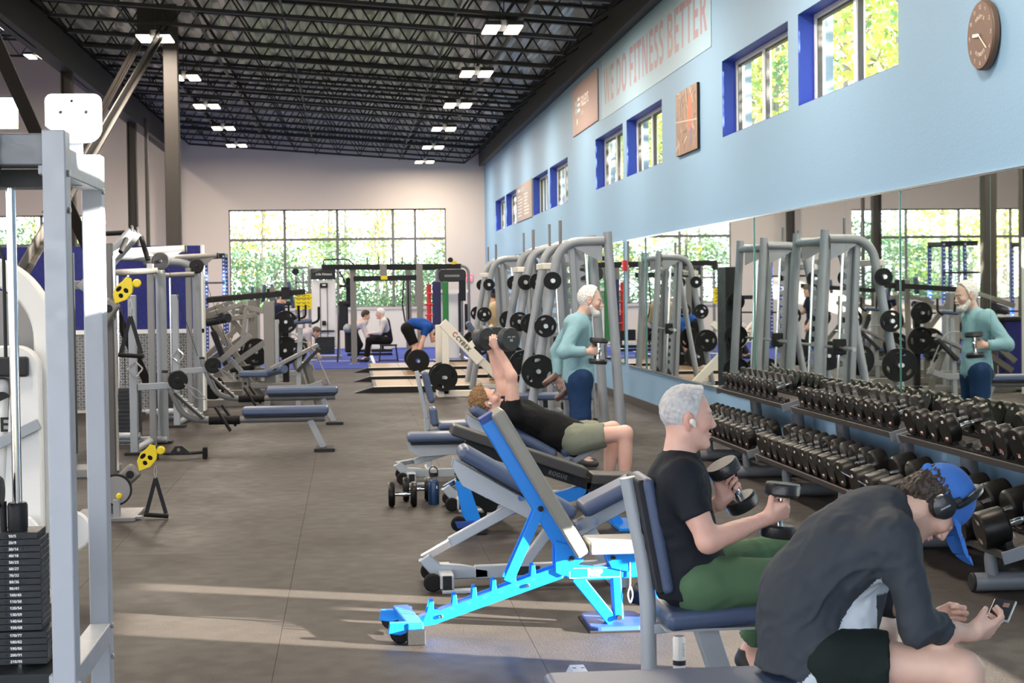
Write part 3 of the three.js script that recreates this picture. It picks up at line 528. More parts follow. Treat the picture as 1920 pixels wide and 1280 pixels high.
{
  const t = thing('incline_press', 'champagne plate-loaded incline machine with dark pads, farthest left behind the half wall', 'exercise machine', [-2.0, 0, -27.6]);
  mk('frame', [bar([-.25, 1.25, .1], [.5, 1.35, .1], .08), bar([-.2, 1.2, .1], [.35, .4, .1], .09), bar([-.1, 1.5, -.1], [.7, .5, -.1], .09), bar([-.2, .06, 0], [1.3, .06, 0], .1), bar([.4, .05, 0], [.4, 1.5, 0], .09), bar([.7, .05, 0], [.75, 1.8, 0], .08)], M.champagne, t);
  mk('back_pad', pad([.0, .5, .1], [-.22, 1.1, .1], .3, .09), M.vinylDark, t); mk('seat_pad', pad([.05, .45, .1], [.45, .5, .1], .34, .09), M.vinylDark, t);
  mk('weight_horn', rod([.5, .75, -.3], [.5, .75, .45], .025), M.steel, t); mk('top_beam', bar([-.3, 1.6, .3], [1.3, 1.72, .3], .07, .09), M.black, t); mk('beam_plate', box(.14, .2, .04, .98, 1.7, .36, .008), M.black, t);
  mk('upright_pad', pad([.6, 1.55, .1], [.63, 1.85, .1], .16, .06), M.vinyl, t); mk('upright_pad', pad([1.1, 1.45, .1], [1.02, 1.9, .1], .16, .06), M.vinyl, t);
}
{ const d = (n, label, pos, turn) => dup(scene.getObjectByName(n), label, pos, turn);
  d('lever_machine', 'second champagne lever machine, standing farther back beside the blue turf', [-1.75, 0, -30.6], .25); d('row_machine', 'second pale chest-supported row machine, farther back behind the first one', [-1.05, 0, -28.6], .1); d('incline_press', 'second champagne incline machine, farthest back at the turf edge', [-2.6, 0, -34.5], .1); }
weightPlate(.225, [-1.85, .6, -29.9], 'large black plate leaning on the second lever machine', 'plates beyond the row benches'); weightPlate(.2, [-2.2, .2, -26.9], 'black plate low on the champagne incline machine, near the half wall', 'plates beyond the row benches');
weightPlate(.225, [-1.5, .75, -27.12], 'large black weight plate on the champagne incline machine horn', 'plates beyond the row benches');
weightPlate(.225, [-1.0, .8, -26.2], 'large black weight plate hung behind the lever machine post', 'plates beyond the row benches');
weightPlate(.18, [-.98, 1.25, -26.1], 'black weight plate hung high behind the lever machine post', 'plates beyond the row benches');
{ const t = thing('plate_horn_post', 'dark storage post holding plates behind the lever machine', 'plate storage', [-1.0, 0, -26.4]); mk('post', span(-.05, .05, 0, 1.4, -.05, .05, .006), M.black, t); mk('horn', rod([0, .8, 0], [0, .8, .32], .024), M.steel, t); mk('horn', rod([.02, 1.25, 0], [.02, 1.25, .38], .024), M.steel, t); mk('base', span(-.3, .3, 0, .05, -.2, .2, .01), M.black, t); }
// ================================================================ far end
function powerRack(x, z, label) {
  const t = thing('power_rack', label, 'rack', [x, 0, z], 0, 'blue power racks');
  for (const [a, b] of [[-.27, .4], [.27, .4], [-.27, -.6], [.27, -.6]]) { const u = mk('upright', span(a - .04, a + .04, 0, 2.78, b - .04, b + .04, .004), M.blueDark, t); mk('peg_holes', Array.from({ length: 26 }, (_, i) => disc([a, .2 + i * .1, b + .042], 'z', .02, .006, 8, .001)), M.white, u).userData.kind = 'stuff'; }
  mk('crossbeam', [span(-.6, .31, 2.66, 2.78, .36, .44), span(-.31, .31, 2.66, 2.78, -.64, -.56), span(-.31, -.23, 2.68, 2.76, -.6, .4), span(.23, .31, 2.68, 2.76, -.6, .4)], M.black, t);
  mk('safety_arm', [rod([-1.0, 2.0, .46], [.3, 2.0, .46], .025), rod([-1.4, .98, .5], [1.1, 1.02, .5], .022)], M.black, t);
  mk('base_beam', span(-.31, .31, 0, .08, -.6, .4), M.black, t);
  return t;
}
const pr = powerRack(-3.56, -45, 'blue power rack with white peg holes, left of the big back window');
dup(pr, 'blue power rack with white peg holes, seen in the mirror before the far left window', [-6.6, 0, -40]); dup(pr, 'blue power rack standing close to the far left window, seen in the mirror', [-9.2, 0, -41]);
{
  const t = thing('cable_tower', 'white cable tower with black header and low weight stack before the back window', 'exercise machine', [-.62, 0, -42.8]);
  mk('shroud', span(-.32, .3, .3, 2.02, -.1, .06, .015), M.white, t); mk('header', span(-.33, .3, 2.04, 2.32, -.1, .12, .02), M.stack, t);
  decal('header_print', .46, .12, 500, (c, w, h) => { c.fillStyle = '#d8d4cc'; c.font = `italic bold ${h * .62}px sans-serif`; c.textAlign = 'center'; c.fillText('Life Fitness', w / 2, h * .7); }, t, [0, 2.17, .122]);
  for (const x of [-.37, .36]) mk('post', span(x - .035, x + .035, 0, 2.36, -.05, .06, .008), M.grey, t);
  mk('cable', [-.1, .08].map(x => rod([x, .5, .075], [x, 1.9, .075], .008, .008, 6)), M.cable, t); mk('carriage', [span(-.1, .1, 1.83, 1.95, .06, .12, .02), span(-.25, .25, .7, .735, .06, .12), span(-.06, .04, .86, .98, .06, .12, .02)], M.black, t);
  mk('carriage_label', span(-.04, .05, 1.88, 1.915, .12, .124), M.white, t); for (let i = 0; i < 10; i++) mk('weight_plate', span(-.25, .25, .12 + i * .045, .162 + i * .045, -.06, .1, .003), M.stack, t);
  mk('base', [span(-.42, .42, 0, .08, -.2, .16, .01)], M.champagne, t); mk('top_arm', span(-.95, .4, 2.32, 2.38, -.03, .05, .008), M.grey, t); mk('arm_pulley', disc([-.72, 2.25, .03], 'z', .09, .05), M.black, t);
  mk('top_bar', pipe([[0, 2.36, 0], [0, 2.55, 0], [.62, 2.55, 0], [.8, 2.4, 0]], .018, .06, 8), M.black, t); mk('side_frame', [span(-.74, -.68, 0, 2.1, -.1, 0, .006), span(-.74, -.3, 1.95, 2.0, -.1, 0, .006)], M.grey, t);
}
tag(decal('caution_notice', .42, .4, 320, (c, w, h) => { c.fillStyle = '#e3cf1e'; c.fillRect(0, 0, w, h); c.strokeStyle = '#221d05'; c.lineWidth = h * .035; for (let r = 0; r < 4; r++) { c.beginPath(); for (let i = 0; i < 13; i++) { const x = w * (.08 + .065 * i), y = h * (.17 + r * .22) + (i * 37 % 5 - 2) * h * .022; i % 5 ? c.lineTo(x, y) : c.moveTo(x, y); } c.stroke(); } c.fillStyle = '#15120a'; c.fillRect(0, h * .3, w, h * .03); c.fillRect(0, 0, w, h * .03); }, scene, [-1.1, 1.5, -41], 0, { alphaTest: 0 }), 'yellow handwritten notice hanging left of the white cable tower', 'sign');
{
  const t = thing('notice_stand', 'thin grey stand with a black arm holding the yellow notice', 'stand', [-1.1, 0, -41.05]);
  mk('pole', span(-.03, .03, 0, 2.2, -.04, .02, .006), M.grey, t); mk('arm', span(-.85, .0, 1.4, 1.5, -.06, -.0, .006), M.black, t); mk('base', span(-.3, .3, 0, .05, -.25, .25, .01), M.grey, t);
}
{ // functional rig
  const t = thing('training_rig', 'grey training rig with black top beams and yellow tags before the back window', 'rig');
  for (const [x, z] of [[.12, -39.2], [1.6, -37.2], [1.5, -41.5], [2.3, -41.5]]) { mk('post', span(x - .07, x + .07, 0, 2.33, z - .06, z + .06, .012), M.champagne, t); mk('foot', span(x - .12, x + .12, 0, .02, z - .1, z + .1, .004), M.grey, t); }
  mk('top_beam', bar([-.6, 2.3, -39.3], [2.6, 2.27, -38.2], .1, .12), M.black, t); mk('low_beam', bar([.12, 2.02, -39.2], [1.55, 2.02, -38.2], .09, .12), M.black, t); mk('rear_beam', bar([.12, 2.28, -39.2], [2.3, 2.28, -41.5], .09, .1), M.black, t);
  for (const x of [.45, .72, 1.0, 1.27]) mk('peg', rod([x, 2.33, -38.9], [x, 2.52, -38.9], .015), M.black, t);
  mk('yellow_tag', [box(.2, .09, .02, .86, 2.03, -38.6, .004)], M.yellow, t); mk('yellow_tag', box(.12, .08, .02, 2.45, 2.36, -38.2, .004), M.yellow, t);
  mk('beam_knob', [disc([2.36, 2.42, -38.2], 'z', .06, .06)], M.black, t); mk('beam_bracket', box(.16, .3, .06, .82, 2.2, -38.7, .008), M.champagne, t);
  mk('side_bar', bar([-.2, 1.85, -39.3], [.1, 1.85, -39.2], .05, .06), M.black, t); mk('side_bar', bar([-.24, 1.42, -39.5], [.06, 1.45, -39.4], .05, .06), M.black, t);
}
{ // things hung on the rig
  const hang = (name, label, cat, x, z, y0, y1, w, m, extra) => { const o = mk(name, extra ?? [pipe([[x - w, y0, z], [x - w, y1, z], [x + w, y1, z], [x + w, y0, z], [x - w, y0 + .002, z]], .03, .05, 8)], m); return tag(o, label, cat, 'bands and straps hung on the rig'); };
  hang('resistance_band', 'red exercise spring cord beside the rig post', 'band', 1.86, -38.4, .9, 1.8, .03, M.red, [rod([1.86, .72, -38.4], [1.86, 1.86, -38.4], .055), ...[.9, 1.15, 1.4, 1.65].map(y => rod([1.76, y, -38.36], [1.96, y, -38.36], .02))]);
  hang('resistance_band', 'dark blue wide resistance band hanging on the rig', 'band', 2.02, -38.3, .55, 1.9, .06, M.purple, [box(.2, 1.35, .04, 2.04, 1.25, -38.4, .015)]); hang('resistance_band', 'green wide resistance band hanging on the rig', 'band', 2.2, -38.2, .45, 1.95, .05, M.green, [box(.14, 1.45, .05, 2.24, 1.2, -38.3, .018)]);
  hang('jump_rope', 'thin green and black looped rope hanging left of the rig post', 'rope', 1.32, -38.3, .95, 2.0, .08, M.cable, [pipe([[1.3, 1.0, -38.3], [1.24, 1.4, -38.3], [1.28, 1.95, -38.3], [1.38, 2.0, -38.3], [1.38, 1.0, -38.3], [1.3, .95, -38.3]], .018, .08, 6)]);
  hang('suspension_strap', 'black suspension straps with a yellow tag hanging on the right frame', 'strap', 2.6, -38, 1, 2, .05, M.vinylDark, [box(.16, .5, .04, 2.62, 1.72, -38.1, .01), box(.06, .9, .03, 2.55, 1.2, -38.1, .01), box(.07, .6, .03, 2.7, 1.1, -38.1, .01)]);
  hang('suspension_strap', 'dark tangled straps and ropes hanging at the left rig post', 'strap', -.15, -39.5, 1, 2, .05, M.vinylDark, [box(.22, .7, .12, -.12, 1.15, -39.5, .04), box(.1, .7, .08, .0, 1.7, -39.5, .03), box(.16, .55, .1, -.02, .55, -39.5, .04), pipe([[-.2, 2.2, -39.5], [-.05, 1.9, -39.5], [.05, 1.5, -39.5]], .02, .1, 6), rod([-.28, .05, -39.5], [-.22, 1.2, -39.5], .02)]);
  const b = mk('medicine_ball', lathe(Array.from({ length: 15 }, (_, i) => [.115 * Math.sin(i / 14 * PI), -.115 * Math.cos(i / 14 * PI)]), 'y', [0, 0, 0], 20), M.silver); b.position.set(-.02, .85, -39.25); tag(b, 'grey round ball hung on the left rig post', 'ball');
}
{
  const t = thing('cable_crossover', 'grey cable frame with a black curved header right of the rig', 'exercise machine', [2.45, 0, -39.5]);
  mk('arch', pipe([[-.35, 0, 0], [-.35, 2.3, 0], [.42, 2.3, 0], [.42, 0, 0]], .035, .2, 10), M.grey, t); mk('header', extr(rrect(-.3, .36, 1.92, 2.22, .1), .1, 0, .01), M.stack, t); mk('header_print', span(-.16, .2, 2.04, 2.09, .05, .054), M.champagne, t); mk('inner_post', span(.2, .28, 0, 1.9, -.05, .05), M.grey, t); mk('crossbar', span(-.33, .4, 1.66, 1.74, -.04, .04), M.white, t);
  mk('panel', span(-.28, .18, .1, 1.62, -.08, -.04), M.white, t);
  mk('base', [span(-.45, .5, 0, .06, -.3, .3, .01)], M.black, t);
}
{ const t = thing('exit_sign', 'small lit red exit sign on the back wall near the blue wall', 'sign', [3.6, 2.1, ZB + .02]); mk('case', box(.32, .24, .04, 0, 0, .0, .01), M.white, t); mk('face', box(.29, .21, .01, 0, 0, .024), new THREE.MeshStandardMaterial({ color: lin(.8, .15, .2), emissive: lin(1, .12, .2), emissiveIntensity: .75 }), t);
  decal('exit_letters', .26, .16, 400, (c, w, h) => { c.fillStyle = '#ffd7dc'; c.font = `bold ${h * .85}px sans-serif`; c.textAlign = 'center'; c.fillText('EXIT', w / 2, h * .8); }, t, [0, 0, .0305]); }
{ const t = thing('light_patch_panel', 'pale cream panel standing in for a bright light patch under the big back window', 'board', [1.0, .012, ZB + .06]); mk('board', span(-.75, .75, 0, 1.1, -.02, .02, .01), M.cream, t); mk('edge_strip', span(-.76, .76, 1.1, 1.13, -.025, .025, .006), M.white, t); }  // added panel; its cream colour stands for a sunlit patch of wall
// lifting platforms
for (const [i, z] of [-27.9, -31.4, -35.0].entries()) {
  const t = thing('lifting_platform', `low wooden lifting platform with black edge, ${['nearest', 'middle', 'farthest'][i]} of three across the aisle end`, 'platform', [.4, 0, z], 0, 'lifting platforms');
  mk('frame', [span(0, 2.5, 0, .1, -.06, 0), span(0, 2.5, 0, .1, -2.4, -2.34), span(0, .06, 0, .1, -2.34, -.06)], M.black, t);
  for (let k = 0; k < 4; k++) mk('plank', span(.06 + k * .61, .66 + k * .61, .02, .1, -2.34, -.06), k % 3 ? M.wood : mat([.27, .17, .09], .45), t);
  mk('ramp', extr([[-.34, 0], [0, 0], [0, .1]], .5, -.3, .002), M.black, t); mk('edge_strip', span(0, 2.5, .1, .106, -.12, -.02), M.cream, t);
}
{ // cream incline bench press
  const t = thing('plate_rack_bench', 'cream plate-loaded bench frame with red and black lettering behind the lying man', 'exercise machine', [1.55, 0, -26.6]);
  mk('post', span(-.06, .05, .04, 1.2, -.08, .06, .008), M.cream, t); mk('rear_post', span(-.14, -.04, .04, 1.15, -.55, -.45, .008), M.cream, t); mk('floor_beam', [span(-.08, .85, 0, .1, -.06, .06, .008), span(-.14, -.04, 0, .1, -.6, .1, .008)], M.cream, t);
  const arm = mk('slant_arm', bar([-.05, 1.2, 0], [.55, .56, 0], .14, .15), M.cream, t); mk('slant_arm', bar([.36, .78, -.05], [.78, 1.12, -.05], .1, .1), M.cream, t); mk('low_arm', bar([.4, .75, -.3], [1.05, .1, -.3], .12, .13), M.cream, t);
  decal('brand_print', .4, .14, 500, (c, w, h) => { c.fillStyle = '#1c1a1a'; c.font = `bold ${h * .72}px sans-serif`; c.fillText('CYBEX', w * .22, h * .76); c.strokeStyle = '#a5131c'; c.lineWidth = h * .1; c.beginPath(); c.arc(w * .12, h * .45, h * .24, .6, 5.4); c.stroke(); }, arm, [.25, .885, .074], [0, 0, -.815]);
  mk('back_pad', pad([.5, .98, -.1], [.36, 1.2, -.1], .26, .08), M.vinyl, t); mk('horn', rod([-.02, .32, -.25], [-.02, .32, .26], .026), M.steel, t);
}
weightPlate(.225, [1.5, .32, -26.42], 'large black plate on the near horn of the cream bench frame', 'plates on the cream bench frame'); weightPlate(.225, [1.5, .32, -26.9], 'large black plate on the rear horn of the cream bench frame', 'plates on the cream bench frame');
// ================================================================ squat machines
function smith([xs, z], n) {
  const t = thing('smith_machine', `silver arched squat machine with plate horns, ${['nearest', 'middle', 'farthest'][n]} of three along the blue wall`, 'exercise machine', [xs, 0, z], 0, 'arched squat machines');
  for (const dz of [0, -1.2]) {
    mk('arched_leg', pipe([[0, .04, dz], [.4, 2.23, dz], [.9, 2.24, dz]], .052, .3, 16), M.silver, t);
    mk('rear_post', rod([1.08, .0, dz], [.94, 2.34, dz], .058, .052, 16), M.silver, t);
    mk('top_plate', extr([[.5, 2.2], [.88, 2.2], [.88, 2.0], [.76, 2.06]], .012, dz, .002), M.silver, t);
    const tooth = []; for (let i = 0; i < 14; i++) { const y = .35 + i * .125; tooth.push([.7, y], [.73, y + .02], [.71, y + .05], [.665, y + .06], [.668, y + .11]); }
    mk('hook_rail', extr([[.6, .2], [.68, .2], ...tooth.map(([x, y]) => [x + .02 - (y - 1.2) * .06, y]), [.59, 2.15], [.52, 2.15]], .014, dz - .12, .003), M.silver, t);
    mk('inner_upright', bar([.64, .02, dz - .06], [.54, 2.2, dz - .06], .08, .07, .015), M.silver, t);
    mk('guide_rod', rod([.8, .1, dz - .1], [.7, 2.2, dz - .1], .017), M.chrome, t);
    mk('rod_stop', [disc([.702, 2.13, dz - .1], 'y', .03, .05), disc([.795, .2, dz - .1], 'y', .03, .1)], M.black, t);
    mk('floor_tube', rod([-.02, .05, dz], [1.15, .05, dz], .05), M.silver, t);
    for (const [x, y] of [[.3, 1.8], [.215, 1.3], [.13, .8]]) mk('plate_horn', rod([x, y, dz + (dz ? .0 : 0)], [x, y, dz + (dz ? -.22 : .2)], .024), M.steel, t);
  }
  mk('label_plate', span(.22, .36, 1.93, 2.0, -.75, -.05, .01), M.cream, t);
  for (const [p, q] of [[[.6, 2.2, 0], [.6, 2.2, -1.2]], [[1.0, .05, .05], [1.0, .05, -1.25]], [[.94, 2.22, 0], [.94, 2.22, -1.2]]]) mk('cross_tube', rod(p, q, .046), M.silver, t);
  mk('barbell', [rod([.76, 1.0, .45], [.76, 1.0, -1.65], .016)], M.steel, t); mk('bar_sleeve', [rod([.76, 1.0, .12], [.76, 1.0, .5], .026)], M.steel, t); mk('bar_catch', [span(.68, .82, .92, 1.1, -.16, -.06, .015)], M.black, t);
  mk('counter_rod', rod([.35, 2.2, -.5], [.35, 2.45, -.5], .014), M.grey, t); mk('counter_rod', rod([.5, 2.2, -.7], [.5, 2.5, -.7], .02), M.grey, t);
  for (const [i, [x, y, r]] of [[.3, 1.8, .1], [.215, 1.3, .125], [.13, .8, .19]].entries()) for (const s of [0, 1])
    weightPlate(r, [xs + x, y, z + (s ? -1.32 : .13)], `black plate on the ${['top', 'middle', 'bottom'][i]} horn, ${s ? 'far' : 'near'} leg of the ${['nearest', 'middle', 'farthest'][n]} arched squat machine`, 'plates on the arched squat machines');
}
[[1.95, -18.3], [1.95, -21.1], [2.06, -27.9]].forEach(smith);
// bench and bar gear between the squat machines
{ const t = thing('flat_bench', 'slate flat bench standing inside the nearest squat machine', 'bench', [2.1, 0, -19.3]); mk('pad', pad([-.3, .45, 0], [.75, .45, 0], .3, .08), M.vinyl, t); for (const x of [-.2, .65]) mk('leg', [rod([x, .03, -.2], [x, .4, 0], .025), rod([x, .03, .2], [x, .4, 0], .025), rod([x, .03, -.25], [x, .03, .25], .03)], M.silver, t); }
weightPlate(.19, [1.72, .22, -15.9], 'black weight plate lying against the lying man bench behind his head', 'loose plates', .4);
{ const t = thing('storage_post', 'black storage column with dark plates between the arched squat machines', 'plate storage', [2.75, 0, -23.6]); mk('post', span(-.12, .12, 0, 2.0, -.3, .3, .02), M.stack, t); for (const y of [.5, 1.0, 1.5]) mk('horn', rod([0, y, .3], [0, y, .5], .024), M.steel, t); }
[[.5, .2], [1.0, .17], [1.5, .13]].forEach(([y, r], i) => weightPlate(r, [2.75, y, -23.2], `dark plate on the ${['bottom', 'middle', 'top'][i]} horn of the black storage column`, 'plates on the storage column'));
// ================================================================ on the blue wall
{ const t = thing('wall_clock', 'round brown wall clock with pale numerals high on the blue wall', 'clock', [XR - .03, 3.312, -10.405]); const f = new THREE.Group();
  mk('case', disc([0, 0, 0], 'x', .225, .05, 48, .01), mat([.115, .07, .05], .5), t);
  decal('dial', .43, .43, 1200, (c, w) => { const r = w / 2; c.fillStyle = '#6d5348'; c.beginPath(); c.arc(r, r, r, 0, 7); c.fill(); c.fillStyle = '#d9cbbd'; c.textAlign = 'center'; c.textBaseline = 'middle'; c.font = `${w * .085}px sans-serif`; for (let i = 1; i <= 12; i++) c.fillText(i, r + Math.sin(i * PI / 6) * r * .84, r - Math.cos(i * PI / 6) * r * .84); c.font = `bold ${w * .075}px sans-serif`; for (const [s, b] of [['FOLEY’S', 1], ['FITNESS', 0]]) [...s].forEach((ch, i) => { const a = (i - (s.length - 1) / 2) * .19; c.save(); c.translate(r, r); c.rotate(b ? a : -a); c.translate(0, b ? -r * .56 : r * .58); c.fillText(ch, 0, 0); c.restore(); }); c.strokeStyle = '#5a443b'; c.lineWidth = 3; c.beginPath(); c.arc(r, r, r * .42, 0, 7); c.stroke(); }, t, [-.027, 0, 0], -PI / 2);
  mk('hour_hand', along(box(.11, .022, .004, .055), [-.033, .0, 0], [-.033, .01, -.11]), M.cream, t); mk('minute_hand', rod([-.036, 0, 0], [-.036, -.1, .13], .004), M.cream, t); mk('hub', disc([-.035, 0, 0], 'x', .014, .012, 14), M.chrome, t); }
const signMat = (p) => ({ alphaTest: 0, roughness: .55, ...p });
{ const t = thing('club_sign', 'dusty rose square club sign with white lettering high on the blue wall', 'sign', [XR - .012, 4.91, -28.55]); mk('board', box(.02, .86, 3.05, 0, 0, 0, .004), mat([.36, .22, .19], .6), t);
  decal('lettering', 3.0, .82, 220, (c, w, h) => { c.fillStyle = '#9c8079'; c.fillRect(0, 0, w, h); c.fillStyle = '#efe9e4'; c.font = `bold ${h * .3}px sans-serif`; c.fillText('FOLEY’S', w * .36, h * .5); c.fillStyle = '#8fb3c4'; c.fillRect(w * .12, h * .3, w * .08, h * .12); c.fillRect(w * .12, h * .46, w * .08, h * .12); c.fillStyle = '#efe9e4'; c.fillRect(w * .22, h * .26, w * .1, h * .07); c.fillRect(w * .22, h * .38, w * .1, h * .07); c.fillRect(w * .22, h * .5, w * .1, h * .07); c.beginPath(); c.arc(w * .2, h * .76, h * .07, 0, 7); c.fill(); c.fillStyle = '#a9b0b4'; c.font = `${h * .12}px sans-serif`; c.fillText('FITNESS', w * .36, h * .68); }, t, [-.0115, 0, 0], -PI / 2, signMat()); }
{ const t = thing('wall_banner', 'long pale blue painted banner reading WE DO FITNESS BETTER in muted red', 'banner', [XR - .004, 4.93, -22.6]);
  decal('lettering', 8.1, .98, 200, (c, w, h) => { c.fillStyle = '#8fb0c4'; c.fillRect(0, 0, w, h); c.fillStyle = '#977a86'; c.textBaseline = 'middle'; const s = 'WE DO FITNESS BETTER'; c.font = `bold ${h * .8}px sans-serif`; const m = c.measureText(s).width || w; c.save(); c.translate(w * .025, h * .5); c.scale(w * .95 / m, 1); c.fillText(s, 0, 0); c.restore(); }, t, [-.002, 0, 0], -PI / 2, signMat()); mk('backing', span(-.001, .003, -.49, .49, -4.05, 4.05), W.skyBlue, t); }
{ const t = thing('wall_photo', 'unframed brown photo panel with an orange upright streak between the window pairs', 'picture', [XR - .02, 3.73, -19.83]); mk('panel', box(.03, .78, 1.26, 0, 0, 0, .004), M.black, t);
  decal('print', 1.25, .77, 300, (c, w, h) => { c.fillStyle = '#8a6a56'; c.fillRect(0, 0, w, h); for (let i = 0; i < 90; i++) { const x = rnd(0, w), y = rnd(0, h); c.strokeStyle = ['#a98870', '#6b4f40', '#c2a58b', '#57443b'][i % 4]; c.lineWidth = rnd(2, 9); c.beginPath(); c.moveTo(x, y); c.lineTo(x + rnd(-60, 60), y + rnd(-80, 80)); c.stroke(); } c.fillStyle = '#e0603f'; c.beginPath(); c.ellipse(w * .66, h * .4, w * .1, h * .28, 0, 0, 7); c.fill(); c.fillStyle = '#6b5f8c'; c.fillRect(w * .68, h * .6, w * .08, h * .3); c.strokeStyle = '#b9a79a'; c.lineWidth = 5; c.beginPath(); c.moveTo(0, h * .45); c.lineTo(w, h * .55); c.stroke(); }, t, [-.0165, 0, 0], -PI / 2, signMat()); }
{ const t = thing('rules_sign', 'grey board with two columns of small white text between far windows', 'sign', [XR - .012, 3.78, -38.62]); mk('board', box(.02, .86, 3.4, 0, 0, 0, .004), mat([.33, .28, .26], .6), t);
  decal('print', 3.35, .84, 160, (c, w, h) => { c.fillStyle = '#9b8c86'; c.fillRect(0, 0, w, h); c.fillStyle = '#d9d5d2'; for (let k = 0; k < 2; k++) for (let i = 0; i < 7; i++) c.fillRect(w * (.1 + k * .42), h * (.3 + i * .09), w * (.2 + (i * 29 + k * 13) % 10 * .012), h * .03); c.fillStyle = '#c3ccd2'; c.fillRect(w * .08, h * .1, w * .2, h * .08); c.fillStyle = '#8fb3c4'; c.fillRect(w * .34, h * .08, w * .06, h * .12); c.fillRect(w * .44, h * .08, w * .06, h * .12); }, t, [-.0115, 0, 0], -PI / 2, signMat()); }
{ const t = thing('fire_alarm', 'small red fire alarm box on the wall strip between the mirrors', 'alarm', [XR - .03, 2.05, -24.5]); mk('case', box(.06, .16, .12, 0, 0, 0, .012), M.red, t); mk('lever', box(.02, .03, .08, -.035, -.01, 0, .006), M.white, t); }
// ================================================================ dumbbell racks
const tilt = .26, upY = .76, loY = .36;
function dumbbellRack(z0, z1, n) {
  const t = thing('dumbbell_rack', `two tier grey dumbbell rack along the mirror, ${['farthest', 'middle', 'nearest'][n]} of three`, 'rack', [0, 0, 0], 0, 'dumbbell racks'), L = z1 - z0;
  for (const [x, y, k] of [[3.93, upY - .06, 'upper'], [3.62, loY - .06, 'lower']]) {
    const g = new THREE.Group(); g.name = `shelf`; g.position.set(x, y, 0); g.rotation.z = tilt; t.add(g);
    mk('tray', [span(-.17, .17, -.02, -.008, z0, z1), span(-.18, -.165, -.02, .02, z0, z1), span(.165, .18, -.02, .02, z0, z1)], mat([.055, .05, .046], .55, .2), g); for (const z of [z0, z1]) mk('end_plate', span(-.19, .19, -.045, .025, z - .006, z + .006, .004), M.rackGrey, g);
    for (const s of [-.1, .1]) mk('rail', span(s - .025, s + .025, -.008, .012, z0 + .02, z1 - .02), M.black, g);
    for (let i = 0; i < 11; i++) for (const s of [-.1, .1]) if (i % 1 === 0) mk('saddle', extr([[-.07, .0], [.07, .0], [.07, .035], [.03, .015], [-.03, .015], [-.07, .035]], .04, 0, .003).rotateY(PI / 2).translate(s, .01, z0 + .16 + i * .228), M.black, g);
  }
  for (const z of [z0 + L * .27, z1 - L * .14]) {
    mk('leg', pipe([[4.04, .06, z], [3.98, .64, z]], .055, .05, 14), M.rackGrey, t);
    mk('floor_tube', rod([3.42, .055, z], [4.08, .055, z], .052), M.rackGrey, t); mk('tube_cap', disc([3.415, .055, z], 'x', .052, .02), M.black, t);
    mk('shelf_arm', pipe([[3.53, .07, z], [3.51, .24, z], [3.66, .285, z]], .036, .12, 12), M.rackGrey, t);
  }
}
const RZ = [[-16.7, -14.1], [-13.82, -11.2], [-11.05, -8.45]];
RZ.forEach(([a, b], i) => dumbbellRack(a, b, i));
const mNum = canvas => canvas;
const marks = ['', '37.5', '40', '120', '110'].map((s, k) => { const t = canvasTex(128, 128, (c, w, h) => { c.clearRect(0, 0, w, h); c.fillStyle = '#ddd6cd'; c.textAlign = 'center'; if (s) { c.font = 'bold 22px sans-serif'; c.fillText(s, 64, 34); c.fillText(s, 64, 112); c.fillStyle = '#b8352c'; c.fillRect(46, 92, 36, 4); } else { c.fillRect(50, 16, 28, 14); c.fillRect(46, 96, 36, 11); c.fillStyle = '#a8342a'; c.fillRect(46, 110, 36, 5); } }); return new THREE.MeshStandardMaterial({ map: t, alphaTest: .5, roughness: .6 }); });
function makeDumbbell(r, th, gap, mark, m = M.dumbbell) { // handle along x, centred
  const t = thing('dumbbell', 'x', 'dumbbell');
  for (const s of [-1, 1]) {
    const h = mk('head', lathe([[0, 0], [r * .9, 0], [r, r * .14], [r, th - r * .12], [r * .93, th], [0, th]], 'x', [0, 0, 0], 28), m, t); h.position.x = s * gap; if (s < 0) h.rotation.y = PI;
    if (mark >= 0) { const f = new THREE.CircleGeometry(r * .86, 24); f.userData.keepUv = true; const d = new THREE.Mesh(f, marks[mark]); d.name = 'face_print'; d.position.set(th + .0015, 0, 0); d.rotation.y = PI / 2; h.add(d); }
  }
  mk('handle', [rod([-gap, 0, 0], [gap, 0, 0], .0165, .0165, 14), lathe([[.0165, -.03], [.019, -.01], [.0195, .01], [.0165, .03]], 'x', [0, 0, 0], 14)], M.chrome, t);
  return t;
}
const dbCache = {};
function dumbbell(r, th, gap, mark, label, group, pos, e = [0, 0, 0], m) {
  const k = [r, th, gap, mark, m?.uuid].join(); const o = dbCache[k] ? dup(dbCache[k], label) : (dbCache[k] = makeDumbbell(r, th, gap, mark, m));
  o.userData.label = label; if (group) o.userData.group = group; o.position.set(...pos); o.rotation.set(...e); return o;
}
const plan = [ // [rack, tier, first slot, last slot, skip]
  [0, 'upper', 0, 8], [0, 'lower', 0, 10], [1, 'upper', 0, 10], [1, 'lower', 0, 10], [2, 'upper', 0, 10, [4, 5]], [2, 'lower', 0, 7]];
